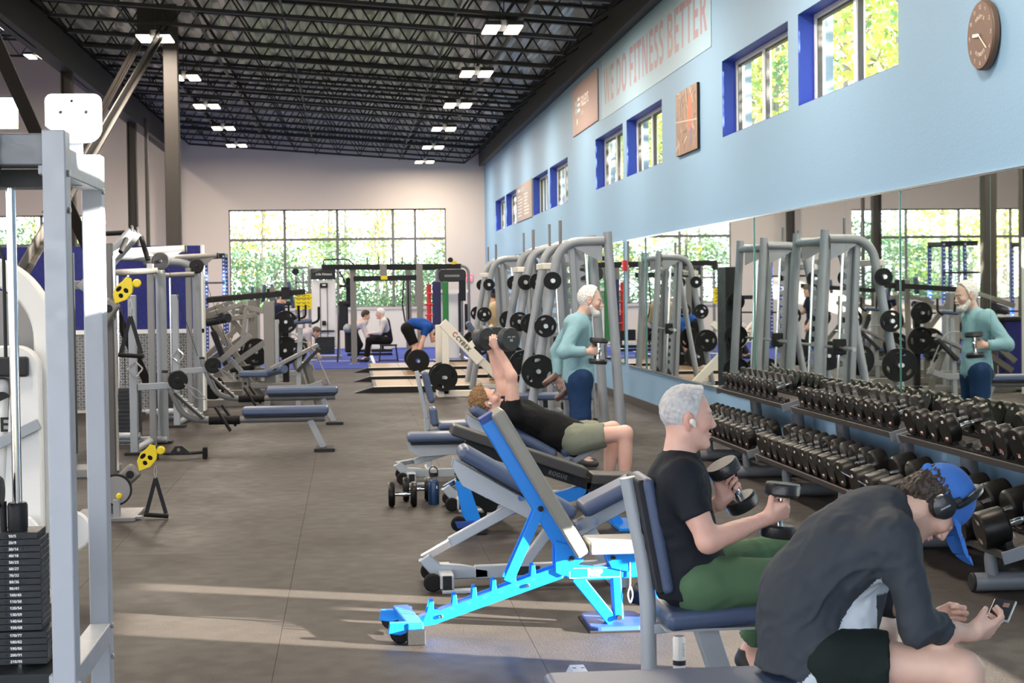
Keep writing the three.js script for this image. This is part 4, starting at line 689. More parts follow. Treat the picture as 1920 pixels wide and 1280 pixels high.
for (const [n, tier, a, b, skip = []] of plan) { let c = 0; for (let i = a; i <= b; i++) { if (skip.includes(i)) continue;
  const up = tier === 'upper', size = up ? [.072, .085, .098][n] + i * .001 : [.094, .102, .108][n], th = up ? [.042, .055, .075][n] : [.085, .1, .15][n], gap = up ? .075 : .072;
  const mark = n === 2 && up && i >= 6 ? (i === 6 ? 1 : i === 7 ? 1 : 2) : n === 2 && !up && i >= 5 ? 3 : 0;
  const x = up ? 3.93 : 3.62, y = (up ? upY : loY) + .005 + size * .45, z = RZ[n][0] + .16 + i * (n === 2 && !up ? .32 : .228);
  dumbbell(+size.toFixed(3), th, gap, mark, `black rubber dumbbell, ${ord(c++)} from the far end on the ${tier} tier of the ${['farthest', 'middle', 'nearest'][n]} rack`, 'dumbbells on the racks', [x - .012, y, z], [i * .7 % .5 - .2, 0, tilt]); } }
// ================================================================ benches along the aisle
const M2 = { padSheen: mat([.21, .205, .18], .34, 0, { bumpMap: grainBump, bumpScale: .0008 }) };  // black pad vinyl lightened: its silver sheen is put into the colour
{ // blue adjustable bench, backrest raised
  const z = -8.15, t = thing('adjustable_bench', 'bright blue steel adjustable bench with raised black backrest and numbered angle ladder', 'bench');
  mk('back_pad', pad([.715, 1.105, z], [1.135, .39, z], .26, .07, .016), M2.padSheen, t); mk('seat_pad', pad([1.16, .425, z], [1.56, .425, z], .27, .065, .016), M2.padSheen, t);
  mk('back_rail', bar([.67, 1.06, z], [1.08, .36, z], .1, .07, .006), M.blue, t); mk('rail_cap', bar([.662, 1.085, z], [.68, 1.055, z], .102, .075, .004), M.blueDark, t);
  for (const s of [-.06, .06]) mk('hinge_plate', extr([[1.0, .46], [1.13, .42], [1.14, .36], [1.04, .28], [1.0, .3]], .012, z + s, .003), M.blue, t);
  for (const [x, y] of [[1.08, .37], [.93, .62]]) mk('bolt', rod([x, y, z - .07], [x, y, z + .07], .014), M.black, t);
  mk('strut', [bar([.925, .61, z + .045], [.765, .26, z + .045], .012, .05, .003), bar([.925, .61, z - .045], [.765, .26, z - .045], .012, .05, .003)], M.blue, t);
  const lad = [[.33, .05], [.36, .12], [.375, .17], [.395, .175], [.395, .135], [.425, .125]]; // ladder with open slots
  for (let i = 0; i < 5; i++) { const x = .43 + i * .098, y = .128 + i * .034; lad.push([x, y], [x + .055, y + .02], [x + .06, y + .072], [x + .078, y + .076], [x + .082, y + .03]); }
  lad.push([1.02, .33], [1.04, .27], [.4, .06]);
  for (const s of [-.045, .045]) mk('ladder_plate', extr(lad, .01, z + s, .002), M.blue, t);
  mk('ladder_beam', bar([.28, .055, z], [1.03, .29, z], .08, .05, .006), M.blue, t);
  ['0', '15', '30', '45', '60', '70', '85'].forEach((s, i) => decal('angle_number', .04, .022, 1600, (c, w, h) => { c.fillStyle = '#1b4f86'; c.font = `${h * .95}px sans-serif`; c.textAlign = 'center'; c.fillText(s, w / 2, h * .85); }, t, [.405 + i * .081, .108 + i * .0268, z + .0512], [0, 0, .31]));
  mk('ladder_pin', [disc([.43, .1, z + .055], 'z', .01, .02, 10, .003), disc([.86, .24, z + .055], 'z', .01, .02, 10, .003)], M.chrome, t);
  mk('main_beam', extr([[1.03, .335], [1.2, .32], [1.3, .33], [1.55, .36], [1.55, .27], [1.3, .255], [1.09, .255], [1.04, .28]], .08, z, .008), M.blue, t);
  decal('brand_print', .26, .055, 900, (c, w, h) => { c.strokeStyle = '#e3a58a'; c.lineWidth = 3; c.strokeRect(3, 3, w - 6, h - 6); c.font = `bold ${h * .8}px sans-serif`; c.textAlign = 'center'; c.strokeText('REP', w / 2, h * .78); }, t, [1.2, .292, z + .0412]);
  mk('seat_bracket', extr([[1.24, .40], [1.5, .40], [1.44, .31], [1.36, .29], [1.28, .31]], .1, z, .006), M.blue, t); mk('bracket_bolt', rod([1.29, .365, z - .06], [1.29, .365, z + .06], .012), M.black, t);
  mk('rear_leg', bar([1.31, .27, z], [1.32, .05, z], .08, .05, .01), M.blue, t); mk('diagonal_leg', bar([1.11, .27, z], [1.29, .04, z], .07, .06, .006), M.blue, t); mk('leg_bolt', rod([1.32, .065, z - .055], [1.32, .065, z + .055], .013), M.black, t);
  mk('rear_foot', extr(rrect(1.17, 1.46, 8.05, 8.45, .05), .025, 0, .005).rotateX(-PI / 2).translate(0, .018, 0), M.blueDark, t); mk('foot_rubber', span(1.16, 1.47, 0, .012, -8.45, -8.05, .005), M.rubber, t);
  const ff = mk('front_foot', [bar([.24, .09, -8.36], [.3, .075, -7.95], .08, .05, .008), span(.24, .3, .02, .1, -8.4, -8.3, .01)], M.blue, t); mk('end_block', box(.09, .07, .06, .3, .036, -7.93, .006), M.rubber, ff);
  for (const [x, zz] of [[.19, -8.32], [.225, -7.98]]) { mk('wheel', disc([x, .05, zz], 'z', .05, .03), M.rubber, t); mk('wheel_fork', extr([[x - .06, .05], [x - .05, .1], [x + .06, .1], [x + .06, .06], [x, .04]], .05, zz, .004), M.blue, t); }
  mk('tether_cord', pipe([[1.375, .34, z + .05], [1.375, .22, z + .05], [1.36, .18, z + .05], [1.375, .13, z + .05], [1.39, .18, z + .05], [1.377, .22, z + .05]], .0035, .02, 6), M.cord, t);
  mk('roller', rod([1.44, .14, -8.35], [1.6, .1, -8.25], .055), M.rubber, t); mk('roller_leg', bar([1.52, .3, z], [1.54, .08, z], .05, .05), M.blue, t);
}
function greyBench(z, ox, label, flat) { // adjustable grey bench; the backrest lies at about 31 degrees, or flat
  const t = thing('adjustable_bench', label, 'bench', [ox, 0, z], 0, 'grey adjustable benches');
  const A = flat ? [.5, .40] : [.62, .79], B = flat ? [1.25, .40] : [1.28, .40], a = Math.atan2(B[1] - A[1], B[0] - A[0]);
  const off = (p, d) => [p[0] + Math.sin(a) * d, p[1] - Math.cos(a) * d];
  mk('back_pad', pad([...A, 0], [...B, 0], .3, .085, .04), M.vinyl, t); mk('pad_board', pad([...off([A[0] + .03, A[1]], .05), 0], [...off(B, .05), 0], .26, .02, .01), M.vinylDark, t);
  const sh = [off(A, .06), off(B, .06), off(B, .14), off([A[0] + .1, A[1] + .1 * Math.tan(a)], .17), off([A[0] + .02, A[1]], .12)];
  mk('back_bracket', extr(sh, .012, .08, .003), M.bench, t); mk('back_bracket', extr(sh, .012, -.08, .003), M.bench, t);
  mk('seat_pad', pad([1.32, flat ? .4 : .42, 0], [flat ? 1.65 : 1.66, flat ? .41 : .585, 0], .3, .085, .04), M.vinyl, t); mk('seat_rail', bar([1.3, .31, 0], [1.62, flat ? .33 : .48, 0], .09, .09, .008), M.bench, t);
  const pv = flat ? [.95, .29] : [1.02, .49];
  mk('strut', bar([pv[0], pv[1], 0], [.56, flat ? .18 : .25, 0], .06, .06, .008), M.bench, t); mk('strut_end', bar([.59, flat ? .19 : .26, 0], [.4, .16, 0], .04, .05, .006), M.chrome, t);
  for (const [x, y] of [[.97, flat ? .33 : .51], [1.3, .33], [1.4, .36]]) mk('bolt', rod([x, y, -.092], [x, y, .092], .02), M.chrome, t);
  mk('front_bracket', extr([[.38, .15], [.44, .19], [.5, .13], [.62, .12], [.78, .09], [.78, .045], [.5, .04], [.44, .08]], .07, 0, .006), M.bench, t);
  mk('base_beam', bar([.7, .075, 0], [1.55, .085, 0], .07, .075, .008), M.bench, t); mk('beam_plate', box(.16, .05, .01, 1.0, .08, .037, .003), M.stack, t);
  mk('upright_strut', bar([1.18, .36, 0], [.98, .1, 0], .06, .06, .008), M.bench, t); mk('rear_leg', bar([1.36, .33, 0], [1.5, .06, 0], .06, .08, .008), M.bench, t);
  mk('cross_foot', span(.49, .57, .02, .1, -.24, .24, .008), M.bench, t); mk('cross_foot', span(1.47, 1.55, 0, .07, -.26, .26, .008), M.bench, t); mk('foot_plate', span(.5, .68, 0, .018, .19, .27, .004), M.bench, t);
  for (const s of [-.2, .2]) mk('wheel', disc([.45, .055, s], 'z', .052, .04), M.rubber, t); mk('cap', box(.05, .075, .012, .53, .06, .243, .004), M.black, t);
  return t;
}
greyBench(-9.5, 0, 'pale grey incline bench with slate blue pads right behind the bright blue bench');
greyBench(-12.9, .32, 'pale grey incline bench under the lying man in khaki shorts');
greyBench(-14.75, 0, 'pale grey bench set flat, behind the water bottle and floor dumbbells', true);
{ // black bench on a blue frame
  const z = -11.65, t = thing('adjustable_bench', 'black padded bench on a blue frame, lowered flat beyond the grey incline bench', 'bench');
  mk('back_pad', pad([.71, .73, z], [1.66, .395, z], .28, .075, .012), M.vinylBlack, t); mk('seat_pad', pad([1.69, .36, z], [2.02, .345, z], .28, .075, .012), M.vinylBlack, t);
  mk('pad_rail', bar([.8, .62, z], [1.7, .31, z], .1, .08, .006), M.black, t); mk('seat_rail', [bar([1.66, .3, z], [1.95, .285, z], .1, .07, .006), extr([[1.78, .28], [1.86, .28], [1.84, .18], [1.8, .18]], .06, z, .004)], M.black, t);
  decal('brand_print', .26, .05, 700, (c, w, h) => { c.fillStyle = '#6f6f70'; c.font = `bold ${h * .85}px sans-serif`; c.textAlign = 'center'; c.fillText('ROGUE', w / 2, h * .82); }, t, [1.46, .39, z + .052], [0, 0, -.33]);
  mk('front_post', extr([[.73, .36], [.82, .36], [.92, .05], [.8, .02]], .1, z, .006), M.blue, t); mk('post_cap', box(.07, .05, .08, .775, .385, z, .01), M.black, t);
  mk('low_beam', bar([.85, .05, z], [1.4, .2, z], .06, .03, .004), M.blue, t); mk('rear_arch', [bar([1.38, .2, z], [1.68, .27, z], .09, .09, .006), bar([1.66, .27, z], [1.82, .14, z], .09, .09, .006), bar([1.82, .16, z], [1.9, .02, z], .07, .07, .006)], M.blue, t);
  mk('angle_plate', extr([[.95, .06], [1.35, .2], [1.3, .24], [1.24, .24], [1.22, .2], [1.15, .21], [1.12, .17], [1.04, .17], [1.02, .12], [.96, .12]], .012, z - .05, .003), M.silver, t);
  mk('wheel', disc([.75, .06, z + .05], 'z', .055, .04), M.rubber, t); mk('wheel_bracket', extr([[.72, .08], [.86, .08], [.86, .04], [.74, .03]], .05, z + .07, .004), M.blueDark, t); mk('foot', [span(1.86, 2.0, 0, .03, z - .26, z + .26, .008)], M.blue, t); mk('front_foot', span(.86, .94, 0, .05, z - .2, z + .2, .008), M.black, t);
}
weightPlate(.19, [1.0, .19, -12.2], 'black round plate standing under the black bench with the blue frame', 'loose plates');
function uprightBench(pos, label, z = 0) {
  const t = thing('utility_bench', label, 'bench', pos, 0, 'upright utility benches');
  mk('back_post', pipe([[-.02, .96, 0], [.055, .56, 0], [.06, .02, 0]], .032, .15, 12), M.bench, t);
  mk('back_pad', pad([.035, .97, 0], [.115, .52, 0], .3, .05, .022), M.vinyl, t); mk('pad_back', pad([.01, .965, 0], [.09, .52, 0], .28, .03, .012), M.vinylDark, t);
  mk('seat_pad', pad([.1, .415, 0], [.49, .44, 0], .36, .075, .03), M.vinyl, t); mk('seat_frame', [bar([.06, .36, 0], [.47, .395, 0], .05, .04, .006), span(.1, .45, .375, .385, -.15, .15)], M.bench, t);
  mk('front_leg', bar([.28, .37, 0], [.4, .0, 0], .07, .09, .008), M.bench, t); mk('rear_foot', span(.02, .1, 0, .05, -.26, .26, .01), M.bench, t); mk('front_foot', span(.36, .45, 0, .04, -.2, .2, .01), M.bench, t);
  return t;
}
uprightBench([1.1, 0, -6.4], 'upright slate blue bench with silver post under the grey-haired man');
{ // upright bench with a split back, further away
  const t = thing('utility_bench', 'upright bench with split slate back pads, left of the lying man', 'bench', [.6, 0, -15.6]);
  mk('back_post', [bar([.03, .95, 0], [.12, .5, 0], .06, .04), bar([.12, .5, 0], [.14, .0, 0], .06, .05)], M.bench, t); mk('upper_pad', pad([.1, .95, 0], [.17, .65, 0], .26, .06), M.vinyl, t); mk('lower_pad', pad([.175, .61, 0], [.195, .43, 0], .26, .07), M.vinyl, t);
  mk('seat_pad', pad([.22, .43, 0], [.54, .44, 0], .34, .07), M.vinyl, t); mk('frame', [bar([.12, .38, 0], [.5, .38, 0], .06, .04), bar([.42, .38, 0], [.46, 0, 0], .06, .06)], M.bench, t); mk('foot', [span(.1, .18, 0, .04, -.25, .25, .01), span(.42, .5, 0, .04, -.2, .2, .01)], M.bench, t);
}
{ // flat bench in front
  const t = thing('flat_bench', 'long slate flat bench at the bottom edge under the man in the blue cap', 'bench', [0, 0, -5.27]);
  mk('pad', pad([.62, .395, 0], [1.75, .395, 0], .3, .08, .03), M.vinyl, t); mk('pad_board', span(.7, 1.72, .34, .355, -.13, .13), M.black, t); mk('beam', span(.78, 1.66, .27, .34, -.035, .035, .008), M.bench, t);
  for (const x of [.85, 1.58]) { mk('leg', [span(x - .04, x + .04, .04, .28, -.035, .035, .008)], M.bench, t); mk('foot', span(x - .04, x + .04, 0, .05, -.28, .28, .01), M.bench, t); }
}
{ const t = thing('bench_foot', 'grey steel foot block on the floor beside the near flat bench', 'machine foot', [.96, 0, -6.9]); mk('block', extr([[-.05, 0], [.05, 0], [.05, .04], [.03, .075], [-.03, .075], [-.05, .04]], .34, 0, .008), M.silver, t); for (const z of [-.1, -.02, .06]) for (const x of [-.018, .018]) mk('slot', span(x - .008, x + .008, .074, .0765, z - .004, z + .004), M.black, t); }
{ const t = thing('bottle', 'dark blue steel water bottle with black loop lid beside the floor dumbbells', 'bottle', [.655, 0, -13.17]);
  mk('body', lathe([[0, 0], [.04, 0], [.044, .006], [.044, .17], [.04, .185], [.026, .2], [0, .2]], 'y', [0, 0, 0], 28), mat([.012, .045, .12], .32, .1), t); mk('neck', lathe([[.026, .2], [.027, .222], [0, .222]], 'y'), M.chrome, t); mk('lid', lathe([[.03, .222], [.031, .25], [.027, .256], [0, .256]], 'y'), M.black, t); mk('loop', pipe([[-.03, .235, 0], [-.034, .275, 0], [-.015, .3, 0], [.015, .3, 0], [.034, .275, 0], [.03, .235, 0]], .0045, .02, 8), M.black, t); mk('mark', box(.016, .022, .002, .02, .14, .0385, .0005), M.white, t); }
{ const t = thing('drink_can', 'tall white drink can on the floor under the grey-haired man bench', 'can', [1.44, 0, -7.2]);
  mk('body', lathe([[0, .004], [.02, 0], [.024, .006], [.0285, .014], [.0285, .145], [.024, .153], [.0235, .156], [0, .153]], 'y', [0, 0, 0], 28), M.white, t); mk('lid', disc([0, .1545, 0], 'y', .0235, .004), M.black, t); mk('band', lathe([[.0288, .028], [.0288, .05]], 'y', [0, 0, 0], 28), M.stack, t);
  for (let i = 0; i < 7; i++) mk('print_line', box(.016 - (i % 3) * .003, .0025, .001, .012, .072 + i * .009, .0266, 0), M.grey, t); }
{ const t = thing('floor_clip', 'black spring collar lying on the floor beside the near flat bench', 'collar', [1.06, 0, -6.75]); mk('coil', pipe([[-.05, .02, 0], [-.03, .045, .03], [.03, .045, .03], [.05, .02, 0], [.03, .012, -.03], [-.03, .012, -.03], [-.05, .02, 0]], .012, .02, 8), M.blueDark, t); mk('tab', box(.012, .02, .012, 0, .055, .02, .003), M.white, t); }
dumbbell(.098, .05, .062, -1, 'black round-head dumbbell on the floor, nearer one beside the water bottle', 'floor dumbbells', [.405, .099, -13.08], [0, -.05, 0]);
dumbbell(.098, .05, .062, -1, 'black round-head dumbbell on the floor, farther one beside the water bottle', 'floor dumbbells', [.53, .099, -13.4], [0, -.05, 0]);
// ================================================================ people
const cl01 = x => x < 0 ? 0 : x > 1 ? 1 : x, mixn = (a, b, t) => a + (b - a) * t;
const sub = (a, b) => [a[0] - b[0], a[1] - b[1], a[2] - b[2]], add = (a, b, k = 1) => [a[0] + b[0] * k, a[1] + b[1] * k, a[2] + b[2] * k];
const dot = (a, b) => a[0] * b[0] + a[1] * b[1] + a[2] * b[2], crs = (a, b) => [a[1] * b[2] - a[2] * b[1], a[2] * b[0] - a[0] * b[2], a[0] * b[1] - a[1] * b[0]];
const len = a => Math.hypot(...a), nrm = a => { const l = len(a); return [a[0] / l, a[1] / l, a[2] / l]; }, lerp = (a, b, t) => [mixn(a[0], b[0], t), mixn(a[1], b[1], t), mixn(a[2], b[2], t)];
const rotv = (v, ax, a) => { const c = Math.cos(a), s = Math.sin(a), d = dot(v, ax), k = crs(ax, v); return [0, 1, 2].map(i => v[i] * c + k[i] * s + ax[i] * d * (1 - c)); };
// capsule from a to b with radii; n,s: flattened s times along n; cb/ca: cut flat at that end; sub: carve
const cap = (a, b, ra, rb = ra, o = {}) => ({ a, b, ra, rb, k: .03, ...o, d: sub(b, a), dd: Math.max(1e-9, dot(sub(b, a), sub(b, a))), m: lerp(a, b, .5), R: len(sub(b, a)) / 2 + Math.max(ra, rb) + (o.bulge || 0) });
const ell = (c, r, ax, o = {}) => ({ c, r, ax, k: .02, m: c, R: Math.max(...r), ...o });
function evalPrim(p, x, y, z) {
  if (p.c) { const dx = x - p.c[0], dy = y - p.c[1], dz = z - p.c[2], [X, Y, Z] = p.ax, u = (dx * X[0] + dy * X[1] + dz * X[2]) / p.r[0], v = (dx * Y[0] + dy * Y[1] + dz * Y[2]) / p.r[1], w = (dx * Z[0] + dy * Z[1] + dz * Z[2]) / p.r[2]; const k0 = Math.sqrt(u * u + v * v + w * w), k1 = Math.sqrt((u / p.r[0]) ** 2 + (v / p.r[1]) ** 2 + (w / p.r[2]) ** 2); let d = k1 < 1e-6 ? -Math.min(...p.r) : k0 * (k0 - 1) / k1; if (p.cut) for (const q of p.cut) d = Math.max(d, (x - q[0]) * q[3] + (y - q[1]) * q[4] + (z - q[2]) * q[5]); return d; }
  const px = x - p.a[0], py = y - p.a[1], pz = z - p.a[2], t0 = (px * p.d[0] + py * p.d[1] + pz * p.d[2]) / p.dd, t = cl01(t0);
  let ox = px - p.d[0] * t, oy = py - p.d[1] * t, oz = pz - p.d[2] * t;
  if (p.n) { const q = (ox * p.n[0] + oy * p.n[1] + oz * p.n[2]) * (p.s - 1); ox += p.n[0] * q; oy += p.n[1] * q; oz += p.n[2] * q; }
  let d = Math.sqrt(ox * ox + oy * oy + oz * oz) - mixn(p.ra, p.rb, t); if (p.bulge) d -= p.bulge * Math.sin(PI * cl01(t * 1.25));
  if (p.cb) d = Math.max(d, (t0 - 1) * Math.sqrt(p.dd)); if (p.ca) d = Math.max(d, -t0 * Math.sqrt(p.dd));
  return d;
}
function field(prims, disp, cuts) { return (x, y, z) => { let d = 1e3; for (const p of prims) { const qx = x - p.m[0], qy = y - p.m[1], qz = z - p.m[2], lb = Math.sqrt(qx * qx + qy * qy + qz * qz) - p.R; if (p.s === undefined || p.s >= 1) { if (p.sub ? lb > p.k + (d < 0 ? -d : 0) : lb > p.k + d) continue; } const e = evalPrim(p, x, y, z); if (p.sub) { const h = Math.max(p.k - Math.abs(-e - d), 0) / p.k; d = Math.max(d, -e) + h * h * p.k / 4; } else { const h = Math.max(p.k - Math.abs(d - e), 0) / p.k; d = Math.min(d, e) - h * h * p.k / 4; } } if (cuts) for (const q of cuts) d = Math.max(d, (x - q[0]) * q[3] + (y - q[1]) * q[4] + (z - q[2]) * q[5]); return disp ? d + disp(x, y, z) : d; }; }
function bounds(prims, m) { const lo = [1e9, 1e9, 1e9], hi = [-1e9, -1e9, -1e9]; for (const p of prims) if (!p.sub) for (let i = 0; i < 3; i++) { if (p.c) { const r = Math.max(...p.r); lo[i] = Math.min(lo[i], p.c[i] - r); hi[i] = Math.max(hi[i], p.c[i] + r); } else { const r = Math.max(p.ra, p.rb) + (p.bulge || 0); lo[i] = Math.min(lo[i], p.a[i] - r, p.b[i] - r); hi[i] = Math.max(hi[i], p.a[i] + r, p.b[i] + r); } } return [lo.map(v => v - m), hi.map(v => v + m)]; }
function meshField(prims, h, { disp, cuts, color, keep } = {}) { // surface nets on a grid, skipping empty blocks
  const f = field(prims, disp, cuts), [lo, hi] = bounds(prims, .02 + h * 2), N = [0, 1, 2].map(i => Math.ceil((hi[i] - lo[i]) / h) + 1), [nx, ny, nz_] = N;
  const D = new Float32Array(nx * ny * nz_), B = 6, R = h * B * .87 * 1.9 + .03; D.fill(1);
  for (let bz = 0; bz < nz_; bz += B) for (let by = 0; by < ny; by += B) for (let bx = 0; bx < nx; bx += B) {
    const c = f(lo[0] + (bx + B / 2) * h, lo[1] + (by + B / 2) * h, lo[2] + (bz + B / 2) * h), skip = Math.abs(c) > R;
    for (let z = bz; z < Math.min(bz + B, nz_); z++) for (let y = by; y < Math.min(by + B, ny); y++) for (let x = bx; x < Math.min(bx + B, nx); x++) D[(z * ny + y) * nx + x] = skip ? c : f(lo[0] + x * h, lo[1] + y * h, lo[2] + z * h);
  }
  const id = new Int32Array(nx * ny * nz_).fill(-1), pos = [], idx = [], sx = 1, sy = nx, sz = nx * ny, off = [0, sx, sy, sx + sy, sz, sz + sx, sz + sy, sz + sx + sy];
  const E = [[0, 1], [2, 3], [4, 5], [6, 7], [0, 2], [1, 3], [4, 6], [5, 7], [0, 4], [1, 5], [2, 6], [3, 7]];
  for (let z = 0; z < nz_ - 1; z++) for (let y = 0; y < ny - 1; y++) for (let x = 0; x < nx - 1; x++) {
    const b = (z * ny + y) * nx + x; let m = 0; for (let i = 0; i < 8; i++) if (D[b + off[i]] < 0) m |= 1 << i; if (m === 0 || m === 255) continue;
    let px = 0, py = 0, pz = 0, n = 0;
    for (const [i, j] of E) { const a = D[b + off[i]], c = D[b + off[j]]; if ((a < 0) === (c < 0)) continue; const t = a / (a - c); px += mixn(i & 1, j & 1, t); py += mixn(i >> 1 & 1, j >> 1 & 1, t); pz += mixn(i >> 2, j >> 2, t); n++; }
    id[b] = pos.length / 3; pos.push(lo[0] + (x + px / n) * h, lo[1] + (y + py / n) * h, lo[2] + (z + pz / n) * h);
  }
  const quad = (a, b, c, d, flip) => { if (a < 0 || b < 0 || c < 0 || d < 0) return; flip ? idx.push(a, c, b, a, d, c) : idx.push(a, b, c, a, c, d); };
  for (let z = 1; z < nz_ - 1; z++) for (let y = 1; y < ny - 1; y++) for (let x = 1; x < nx - 1; x++) {
    const b = (z * ny + y) * nx + x, s = D[b] < 0;
    if (s !== D[b + sx] < 0) quad(id[b - sy - sz], id[b - sz], id[b], id[b - sy], !s);
    if (s !== D[b + sy] < 0) quad(id[b - sx - sz], id[b - sx], id[b], id[b - sz], !s);
    if (s !== D[b + sz] < 0) quad(id[b - sx - sy], id[b - sy], id[b], id[b - sx], !s);
  }
  const g = new THREE.BufferGeometry(); g.setAttribute('position', new THREE.Float32BufferAttribute(pos, 3)); g.setIndex(idx); g.computeVertexNormals();
  if (color) { const c = new Float32Array(pos.length); for (let i = 0; i < pos.length; i += 3) { const q = color(pos[i], pos[i + 1], pos[i + 2]); c[i] = q[0]; c[i + 1] = q[1]; c[i + 2] = q[2]; } g.setAttribute('color', new THREE.BufferAttribute(c, 3)); }
  const uv = new Float32Array(pos.length / 3 * 2); for (let i = 0; i < pos.length / 3; i++) { uv[i * 2] = pos[i * 3] + pos[i * 3 + 2] * .7; uv[i * 2 + 1] = pos[i * 3 + 1]; } g.setAttribute('uv', new THREE.BufferAttribute(uv, 2));
  return g;
}
const vmat = (rough, o = {}) => new THREE.MeshStandardMaterial({ vertexColors: true, roughness: rough, side: THREE.DoubleSide, ...o });
const mSkin = vmat(.52, { bumpMap: grainBump, bumpScale: .0003 }), mHair = vmat(.6);
const cloth = (c, r = .8) => dull(c, r, { specularIntensity: .25, bumpMap: weaveBump, bumpScale: .0004 });
// ---- head, in its own axes: x forward, y up, z to the person's right
function headFrame(o) { const X = nrm(o.hf), Z = nrm(crs(X, o.hu)), Y = crs(Z, X), s = o.hs || 1; return { s, X, Y, Z, ax: [X, Y, Z], P: (x, y, z) => [0, 1, 2].map(i => o.head[i] + s * (X[i] * x + Y[i] * y + Z[i] * z)), L: (x, y, z) => { const q = [x - o.head[0], y - o.head[1], z - o.head[2]]; return [dot(q, X) / s, dot(q, Y) / s, dot(q, Z) / s]; } }; }
function headPrims(F, o) {
  const { P, s, ax } = F, C = (a, b, ra, rb, e = {}) => cap(P(...a), P(...b), ra * s, (rb ?? ra) * s, { k: .018, ...e }), E = (c, r, e = {}) => ell(P(...c), r.map(v => v * s), ax, e), out = [];
  out.push(E([-.014, .035, 0], [.097, .094, .076], { k: .02 }), E([.022, -.022, 0], [.066, .092, .06], { k: .03 }));
  for (const m of [-1, 1]) out.push(C([-.012, -.062, m * .05], [.066, -.098, m * .016], .019, .017, { k: .03 }), E([.055, -.018, m * .042], [.026, .022, .02], { k: .025 }), C([.083, .032, m * .012], [.07, .034, m * .04], .0095, .008, { k: .012 }));
  out.push(E([.073, -.101, 0], [.02, .017, .022], { k: .02 }), C([.086, .02, 0], [.107, -.022, 0], .0075, .0105, { k: .012 }));
  for (const m of [-1, 1]) out.push(E([.095, -.03, m * .01], [.011, .008, .008], { k: .008 }), E([.089, .009, m * .031], [.014, .01, .015], { sub: 1, k: .012 }), E([.077, .008, m * .031], [.0125, .0125, .0135], { k: .003 }));
  out.push(E([.088, -.058, 0], [.011, .006, .022], { k: .006 }), E([.086, -.07, 0], [.011, .0065, .019], { k: .006 }), C([.099, -.0635, -.016], [.099, -.0635, .016], .0022, .0022, { sub: 1, k: .004 }));
  for (const m of [-1, 1]) out.push(E([-.014, .0, m * .08], [.02, .033, .012], { k: .006 }), E([-.006, .002, m * .092], [.011, .019, .008], { sub: 1, k: .005 }), E([-.01, -.032, m * .077], [.009, .011, .008], { k: .007 }));
  out.push(cap(P(-.025, -.05, 0), o.neck, .056 * s, .066, { k: .035 }));
  return out;
}
const skinTone = { fair: [.66, .43, .335], pink: [.67, .40, .32], tan: [.6, .39, .28], old: [.63, .41, .33] };
function skinColor(F, o) { const t = skinTone[o.skin || 'fair']; return (x, y, z) => { const [u, v, w] = F.L(x, y, z); let c = [...t]; const m = nz(x * 35, y * 35, z * 35) * .05 + nz(x * 9, y * 9, z * 9) * .06; c = c.map((q, i) => q * (1 + m * (i ? 1.3 : .5))); const blend = (k, d) => { c = c.map((q, i) => mixn(q, d[i], k)); };
  if (Math.abs(w) > .079 && Math.hypot(u + .014, v) < .04) blend(.35, [.62, .26, .2]);
  if (Math.hypot(u, v, w) < .16 && u > .0) { const lip = Math.exp(-(((v + .064) / .009) ** 2 + (w / .022) ** 2)) * (u > .07 ? 1 : 0); blend(lip * .55, [.42, .15, .13]); const ck = Math.exp(-(((v + .02) / .03) ** 2 + ((Math.abs(w) - .042) / .02) ** 2)); blend(ck * .3, [.62, .25, .2]); const br = Math.exp(-(((v - .032 + Math.abs(Math.abs(w) - .03) * .15) / .005) ** 2 + ((Math.abs(w) - .03) / .018) ** 4)) * (u > .05 ? 1 : 0); blend(br * .75, o.brow || [.12, .07, .045]); const ey = Math.exp(-(((v - .0085) / .0055) ** 2 + ((Math.abs(w) - .031) / .011) ** 4)) * (u > .065 ? 1 : 0); if (!o.eyesClosed) blend(ey * .85, [.1, .07, .06]); if (o.stubble && v < -.035) blend(o.stubble * cl01((-.035 - v) / .03), [.25, .2, .17]); }
  return c; }; }
